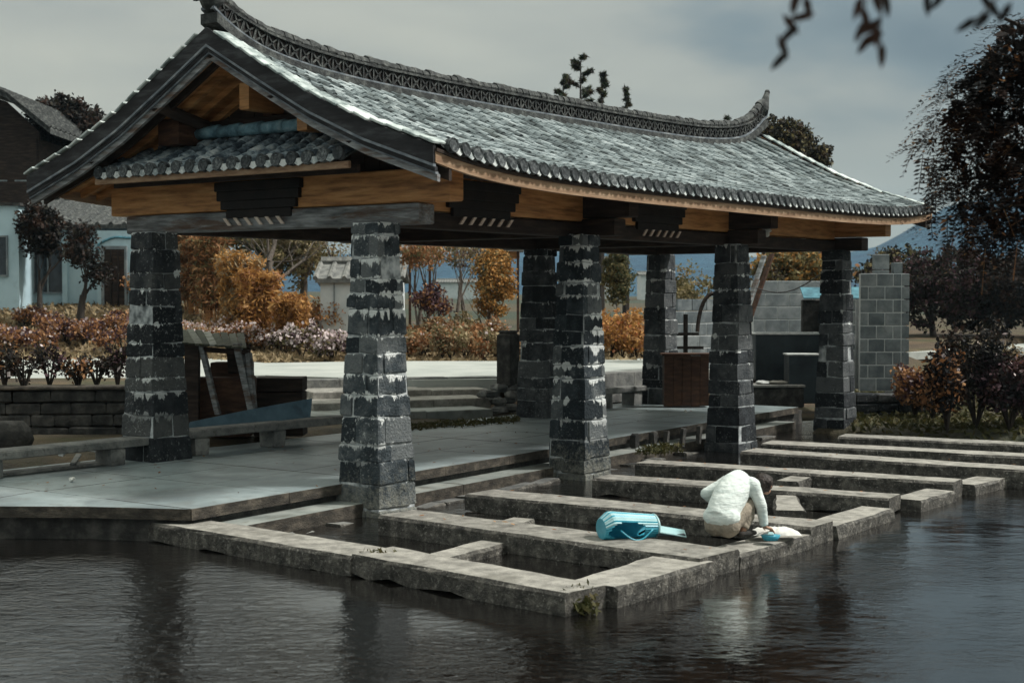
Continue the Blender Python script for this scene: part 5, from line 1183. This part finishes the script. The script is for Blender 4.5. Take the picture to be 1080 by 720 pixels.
# feathery tree hanging in from the right: compound leaves
def fronds(cents,L_,npair,lw,seed,droop=.35,outdir=None):
    rg=np.random.RandomState(seed); n_=len(cents)
    d=rg.normal(size=(n_,3)); d[:,2]=-abs(d[:,2])*.6+.1
    if outdir is not None: d+=np.asarray(outdir)*1.0
    d/=np.linalg.norm(d,axis=1)[:,None]
    up=np.tile([0,0,1.],(n_,1)); s_=np.cross(d,up); s_/=np.linalg.norm(s_,axis=1)[:,None]; nn=np.cross(s_,d)
    V=[];
    for k in range(npair):
        f=(k+1)/npair; c=cents+d*L_*f; c[:,2]-=droop*L_*f*f
        for sg in(-1,1):
            ll=lw*(1.0-.35*f)*rg.uniform(.8,1.15,size=(n_,1)); dirn=s_*sg*.85+d*.5+nn*rg.uniform(-.25,.25,size=(n_,1)); dirn/=np.linalg.norm(dirn,axis=1)[:,None]
            wd=np.cross(dirn,nn); wd/=np.linalg.norm(wd,axis=1)[:,None]
            a=c; b=c+dirn*ll*.5+wd*ll*.22; e=c+dirn*ll; g_=c+dirn*ll*.5-wd*ll*.22
            V.append(np.stack([a,b,e,g_],1))
    # rachis
    e=cents+d*L_; e[:,2]-=droop*L_; w_=s_*.003
    V.append(np.stack([cents-w_,cents+w_,e+w_,e-w_],1))
    v=np.concatenate(V).reshape(-1,3); return v,np.arange(len(v)).reshape(-1,4)
tb_=at(7.4,11.0,.3); tb_.z=gz(tb_.x,tb_.y)
ft=thing('feathery_tree','dark feathery-leaved tree hanging in from the right above the pond','tree',tb_)
mb=MB(); D_=11.0
fork=at(5.6,11.2,3.4)
mb.tube([tb_-Vector((0,0,.4)),tb_.lerp(fork,.5)+Vector((.1,0,.3)),fork],[.24,.20,.16],8)
limbs=[(1085,100),(1060,60),(1075,185),(1045,215),(1020,125),(1010,190),(1060,20),(1120,40),(1120,150)]
cents=[]
for (px,py) in limbs:
    e=P(px,py,D_+rr.uniform(-.5,.5)); m_=fork.lerp(e,.5)+Vector((0,0,.25)); mb.tube([fork,m_,e],[.07,.04,.012],6)
    for k in range(5):
        f=rr.uniform(.35,1); q=fork.lerp(e,f); e2=q+Vector((rr.gauss(0,.15),rr.gauss(0,.15),rr.gauss(0,.12))); mb.tube([q,e2],[.015,.004],4,cap=False)
obj('trunk',mb,M['bark_dark'],ft,smooth=True)
for (px,py,rx,ry,n_) in ((1062,95,52,62,620),(1085,50,45,40,300),(1020,105,42,42,250),(1000,150,34,42,170),(1030,170,48,42,330),(1078,190,42,48,420),(1022,226,38,24,220),(985,128,22,26,70),(1012,80,22,20,70),(1110,120,50,90,400),(1000,208,26,18,70),(1030,252,20,12,60),(1062,240,26,20,110),(1130,240,40,50,200)):
    px+=16-(8 if py>140 else 0)
    for k in range(n_):
        a=rr.uniform(0,6.28); r_=math.sqrt(rr.uniform(0,1)); q=P(px+math.cos(a)*r_*rx*1.12,py+math.sin(a)*r_*ry*1.05,D_+rr.uniform(-.45,.45)); cents.append(tuple(q))
v,f=fronds(np.array(cents)[::3],.25,9,.066,4,outdir=tuple(-RT*.55))
cm=np.array(ORG[ft.name]); fill=[]
for (px,py,rx,ry,n_) in ((1066,95,42,50,2600),(1085,50,36,30,1200),(1030,110,30,34,900),(1040,170,34,36,900),(1082,190,34,40,1300),(1120,140,40,90,1500),(1030,226,26,16,420),(1068,238,22,14,400)):
    for k in range(n_):
        a=rr.uniform(0,6.28); r_=math.sqrt(rr.uniform(0,1)); (k%6<1) and fill.append(tuple(P(px+math.cos(a)*r_*rx,py+math.sin(a)*r_*ry,D_+rr.uniform(-.1,.7))))
v2,f2=leafquads(np.array(fill),.045,2.2); v,f=np.concatenate([v,v2]),np.concatenate([f,f2+len(v)])
mi=(np.repeat(np.random.RandomState(1).uniform(size=len(f)//1),1)<.05).astype(int)
link('crown',npmesh('crown',v-cm,f,[M['lf_black'],M['lf_rust']],mi),ft)
# out-of-focus twigs near the lens
tw=thing('near_twigs','blurred hanging twigs with small leaves close above the viewer','twig',P(930,-60,3.2))
mb=MB(); lv=[]
for (pts,lfs) in (([(905,-60),(850,-20),(836,20),(824,62)],[(838,2),(846,18),(834,26),(832,36),(826,50),(822,64),(852,8)]),([(930,-60),(915,-20),(912,15),(905,45)],[(905,8),(913,20),(920,28),(908,32),(920,42),(912,46),(925,3)]),([(960,-60),(930,-10),(928,45)],[(924,38),(930,58),(935,5)]),([(1000,-60),(985,-10),(975,8)],[(978,4),(990,0)]),([(1080,-50),(1050,0),(1025,26)],[(1020,26),(1036,22),(1048,10),(1060,14),(1040,2)])):
    mb.tube([P(a_,b_,3.2) for a_,b_ in pts],[.004,.003,.002,.001][:len(pts)],5)
    for (px,py) in lfs: lv.append((px,py))
obj('twig',mb,M['bark_dark'],tw)
mbl=MB()
for (px,py) in lv:
    c=P(px,py,3.2+rr.uniform(-.05,.05)); d_=(RT*rr.uniform(-.8,.8)+Vector((0,0,-1))*rr.uniform(.2,.9)).normalized(); s_=d_.cross(FWv).normalized(); L_=.030; W_=.009
    o_=FWv*rr.uniform(-.3,.3)
    vs=[c-d_*L_,c-d_*L_*.3+s_*W_,c+d_*L_*.4+s_*W_*.8,c+d_*L_+o_*.02,c+d_*L_*.4-s_*W_*.8,c-d_*L_*.3-s_*W_,c-d_*L_*.3+FWv*.003,c+d_*L_*.4+FWv*.003]
    mb=MB(); mb.add(vs,[(0,1,6),(0,6,5),(1,2,7,6),(6,7,4,5),(2,3,7),(7,3,4)]); obj('leaf',mb,M['lf_black'],tw)

# ------------------------------------------------------------------ houses
def wallbox(mb,px0,px1,d,z0,z1,dep):
    a=P(px0,330,d);b_=P(px1,330,d); c=(a+b_)/2+FWv*dep/2; mb.box((c.x,c.y,(z0+z1)/2),((b_-a).length,dep,z1-z0),rz=RZ)
def panel(px0,py0,px1,py1,d,th=.06,off=0):
    a=P(px0,py0,d);b_=P(px1,py1,d); c=(a+b_)/2; mb=MB(); mb.box((c.x-FWv.x*off,c.y-FWv.y*off,c.z),(abs((b_-a).dot(RT)),th,abs(b_.z-a.z)),rz=RZ); return mb
def windowp(parent,px0,py0,px1,py1,d,n_=2,nm='window'):
    o=obj(nm,panel(px0,py0,px1,py1,d,.06,.03),M['glass'],parent)
    w_=(px1-px0); t_=1.6
    for a,b_,c,e in [(px0-t_,py0-t_,px1+t_,py0),(px0-t_,py1,px1+t_,py1+t_),(px0-t_,py0,px0,py1),(px1,py0,px1+t_,py1)]+[(px0+w_*k/n_-.8,py0,px0+w_*k/n_+.8,py1) for k in range(1,n_)]:
        obj('frame_bar',panel(a,b_,c,e,d,.09,.06),M['frame'],o)
    return o
hb=base(0,50)
h1=thing('white_house','pale blue-white house block at the left edge with small window','house',(hb.x,hb.y,1.8))
mb=MB(); wallbox(mb,-260,20.5,49.4,1.2,topz(217,49.4),6); obj('wall',mb,M['plaster'],h1)
mb=MB(); wallbox(mb,-262,22,49.25,topz(217,49.4),topz(214,49.4),6.3); obj('parapet',mb,M['darkstone'],h1)
windowp(h1,-14,250,7.5,290,49.38)
windowp(h1,-80,250,-50,290,49.38)
h2=thing('garden_house','pale blue-white house with wide dark window and arched doorway','house',(P(90,330,51).x,P(90,330,51).y,1.8))
mb=MB(); wallbox(mb,14,141,51,1.2,topz(240,51),7); obj('wall',mb,M['plaster'],h2)
windowp(h2,22,262,66,308,50.98,3)
mb=MB(); wallbox(mb,103,140.5,50.6,1.2,topz(243,50.6),.6); obj('doorway_block',mb,M['plaster'],h2)
o=obj('door',panel(110.5,263,132,330,50.57,.08,.03),M['wood_dark'],h2)
for a,b_,c,e in((107.5,261,110.5,330),(132,261,134.5,330),(107.5,259.5,134.5,263)): obj('door_frame',panel(a,b_,c,e,50.55,.1,.05),M['frame'],o)
for k in range(1,3): obj('door_board',panel(110.5+k*7.2-.4,264,110.5+k*7.2+.4,328,50.5,.1,.05),M['black'],o)
mb=MB(); pts=[P(102,272,50.5)]+[P(104+34*f,262-12*math.sin(math.pi*min(f*.62+.12,.62)),50.5) for f in np.linspace(0,1,9)]; mb.tube(pts,.04,5); obj('arch_moulding',mb,M['tealtin'],h2)
obj('pilaster',panel(67,240,72,330,50.9,.2,.05),M['plaster'],h2)
# its tile roof
def gable_roof(parent,px0,px1,d,ze,zr,depth,over=.5,mt='ridge',rows=None,nm='roof'):
    a=P(px0,330,d);b_=P(px1,330,d); w_=(b_-a).length+2*over; c0=(a+b_)/2
    mb=MB(); 
    for sg in(0,1):
        y0=-over if sg==0 else depth+over; y1=depth/2
        vs=[]
        for x in(-w_/2,w_/2):
            for (y,z) in((y0,ze),(y1,zr)):
                q=Vector((c0.x,c0.y,0))+RT*x+FWv*y; vs+= [(q.x,q.y,z),(q.x,q.y,z+.14)]
        mb.add(vs,[(0,2,6,4),(1,5,7,3),(0,4,5,1),(2,3,7,6),(0,1,3,2),(4,6,7,5)])
    obj(nm,mb,M[mt],parent)
    n_=int(w_/.45); mb=MB()
    for k in range(n_+1):
        x=-w_/2+k*w_/n_
        p0=Vector((c0.x,c0.y,ze+.15))+RT*x-FWv*over; p1=Vector((c0.x,c0.y,zr+.15))+RT*x+FWv*depth/2; mb.tube([p0,p1],.085,5)
    o=obj('roof_tile_rows',mb,M[mt],parent)
    mb=MB(); p0=Vector((c0.x,c0.y,zr+.2))-RT*w_/2+FWv*depth/2; mb.tube([p0,p0+RT*w_],.16,6); obj('roof_ridge',mb,M[mt],parent)
gable_roof(h2,18,138,51,topz(243,51)+.05,topz(243,51)+1.15,7,.35)
h3=thing('timber_house','tall dark timber house with sloping tiled roof above the white walls','house',(P(10,330,58).x,P(10,330,58).y,1.5))
mb=MB(); wallbox(mb,-220,40,58,1.0,topz(146,58),8); obj('wall',mb,M['wood_dark'],h3)
for k in range(9): obj('timber_post',panel(-40+k*9.5,150,-38+k*9.5,215,58,.15,.08),M['weathered'],h3)
windowp(h3,-3,165,7,190,57.95,1); windowp(h3,18,165,30,190,57.95,2)
# roof sloping down to the right, gable boards under it
mb=MB(); vs=[]
for th in(0,.2):
    for (px,py) in((-120,215),(-120,66),(6,107),(41,139),(41,215)): q=P(px,py,57.9); c=q+FWv*th; vs.append((c.x,c.y,c.z))
mb.add(vs,[(4,3,2,1,0),(5,6,7,8,9)]+[(i,(i+1)%5,5+(i+1)%5,5+i) for i in range(5)]); obj('gable_wall',mb,M['wood_dark'],h3)
a=P(-120,107,56.8); mb=MB(); vs=[]
for (px,py) in((-120,60),(6,103),(53,141)):
    q=P(px,py,56.6)
    for dp in(0,9.5):
        for tz in(0,.2): c=q+FWv*dp; vs.append((c.x,c.y,q.z+tz))
mb.add(vs,[(0,1,5,4),(4,5,9,8),(2,6,7,3),(6,10,11,7),(1,3,7,5),(5,7,11,9),(0,4,6,2),(4,8,10,6),(8,9,11,10),(0,2,3,1)]); obj('roof',mb,M['ridge'],h3)
mb=MB(); 
for k in range(16):
    c=FWv*(k*.62); mb.tube([P(-120,60,56.6)+c+Vector((0,0,.24)),P(6,103,56.6)+c+Vector((0,0,.24)),P(53,141,56.6)+c+Vector((0,0,.24))],.10,5)
obj('roof_tile_rows',mb,M['ridge'],h3)
h4=thing('pale_shed','small pale blue shed with grey tiled roof left of the front pillar','shed',(P(360,330,49).x,P(360,330,49).y,1.2))
mb=MB(); wallbox(mb,338,420,49,.6,topz(297,49),3); obj('wall',mb,M['plaster_w'],h4)
gable_roof(h4,338,420,49,topz(298,49),topz(298,49)+.55,3,.15,'grey_stone')
for px in (352,): obj('wall_joint',panel(px,299,px+1,330,48.98,.05,.02),M['frame'],h4)
for i,(px0,px1,d,pye,pyr,lb) in enumerate(((426,455,52,268,258,'small tiled gate roof on brown posts right of the front pillar'),(510,548,54,265,257,'second small tiled roof near the third back pillar'))):
    t=thing('garden_gate',lb,'gate',(P(px0,330,d).x,P(px0,330,d).y,1.0),'small tiled gates in the garden')
    gable_roof(t,px0,px1,d,topz(pye,d),topz(pyr,d),1.0,.15,'grey_stone')
    obj('gate_beam',panel(px0,pye,px1,pye+8,d+.4,.15),M['wood'],t)
    for px in(px0+5,px1-3): obj('post',panel(px,pye,px+2.6,350,d+.4,.14),M['wood_red'],t)
for i,(px0,px1,py0,py1,d,lb) in enumerate(((462,512,296,306,260,'long low white building far off below the blue hill'),(640,662,272,280,300,'distant white building left of the ivy tree'),(676,700,288,300,280,'distant pale houses right of the ivy tree'),(700,712,280,292,290,'distant pale house behind the far back pillar'))):
    t=thing('distant_house',lb,'house',(P(px0,330,d).x,P(px0,330,d).y,0),'distant pale houses')
    mb=MB(); wallbox(mb,px0,px1,d,-1,topz(py0+2,d),9); obj('wall',mb,M['plaster_w'],t)
    gable_roof(t,px0,px1,d,topz(py0+2,d),topz(py0-1,d),9,.4,'grey_stone')
    n_=max(2,int((px1-px0)/7))
    for k in range(n_):
        x=px0+(k+.3)*(px1-px0)/n_; obj('window',panel(x,py0+4,x+2.2,py0+6.5,d-.02,.1),M['glass'],t)
# ------------------------------------------------------------------ air
hm=bpy.data.materials.new('pale_air'); hm.use_nodes=True; t=hm.node_tree; t.nodes.clear()
o_=N(t,'ShaderNodeOutputMaterial'); v_=N(t,'ShaderNodeVolumePrincipled'); v_.inputs['Color'].default_value=(.55,.78,.95,1); v_.inputs['Density'].default_value=.00013; v_.inputs['Anisotropy'].default_value=.2
L(t,v_.outputs[0],o_.inputs['Volume'])
mb=MB(); mb.box((0,0,109),(6400,6400,222)); tag(obj('haze',mb,hm,loc=(0,0,-2)),kind='stuff')
# fallen leaves on the terrace and stones
pt=[]
for k in range(150):
    if k%3: x=rr.uniform(-3,12); pt.append((x,rr.uniform(edge(x)+.05,4.2),ptop+.012))
    else:
        a,b,_,_,t0,t1,_,_=beams[rr.randrange(5)]; f=rr.random(); pt.append((a[0]+(b[0]-a[0])*f+rr.uniform(-.2,.2),a[1]+(b[1]-a[1])*f,t0+.018))
v,f=leafquads(np.array(pt),.035,2.0,.3,0); v[:,2]=np.repeat(np.array(pt)[:,2],4)+(v[:,2]-np.repeat(np.array(pt)[:,2],4))*.25
tag(link('fallen_leaves',npmesh('fallen_leaves',v,f,[M['lf_rust']])),'scattered fallen leaves on the terrace and washing beams','fallen leaves',kind='stuff')
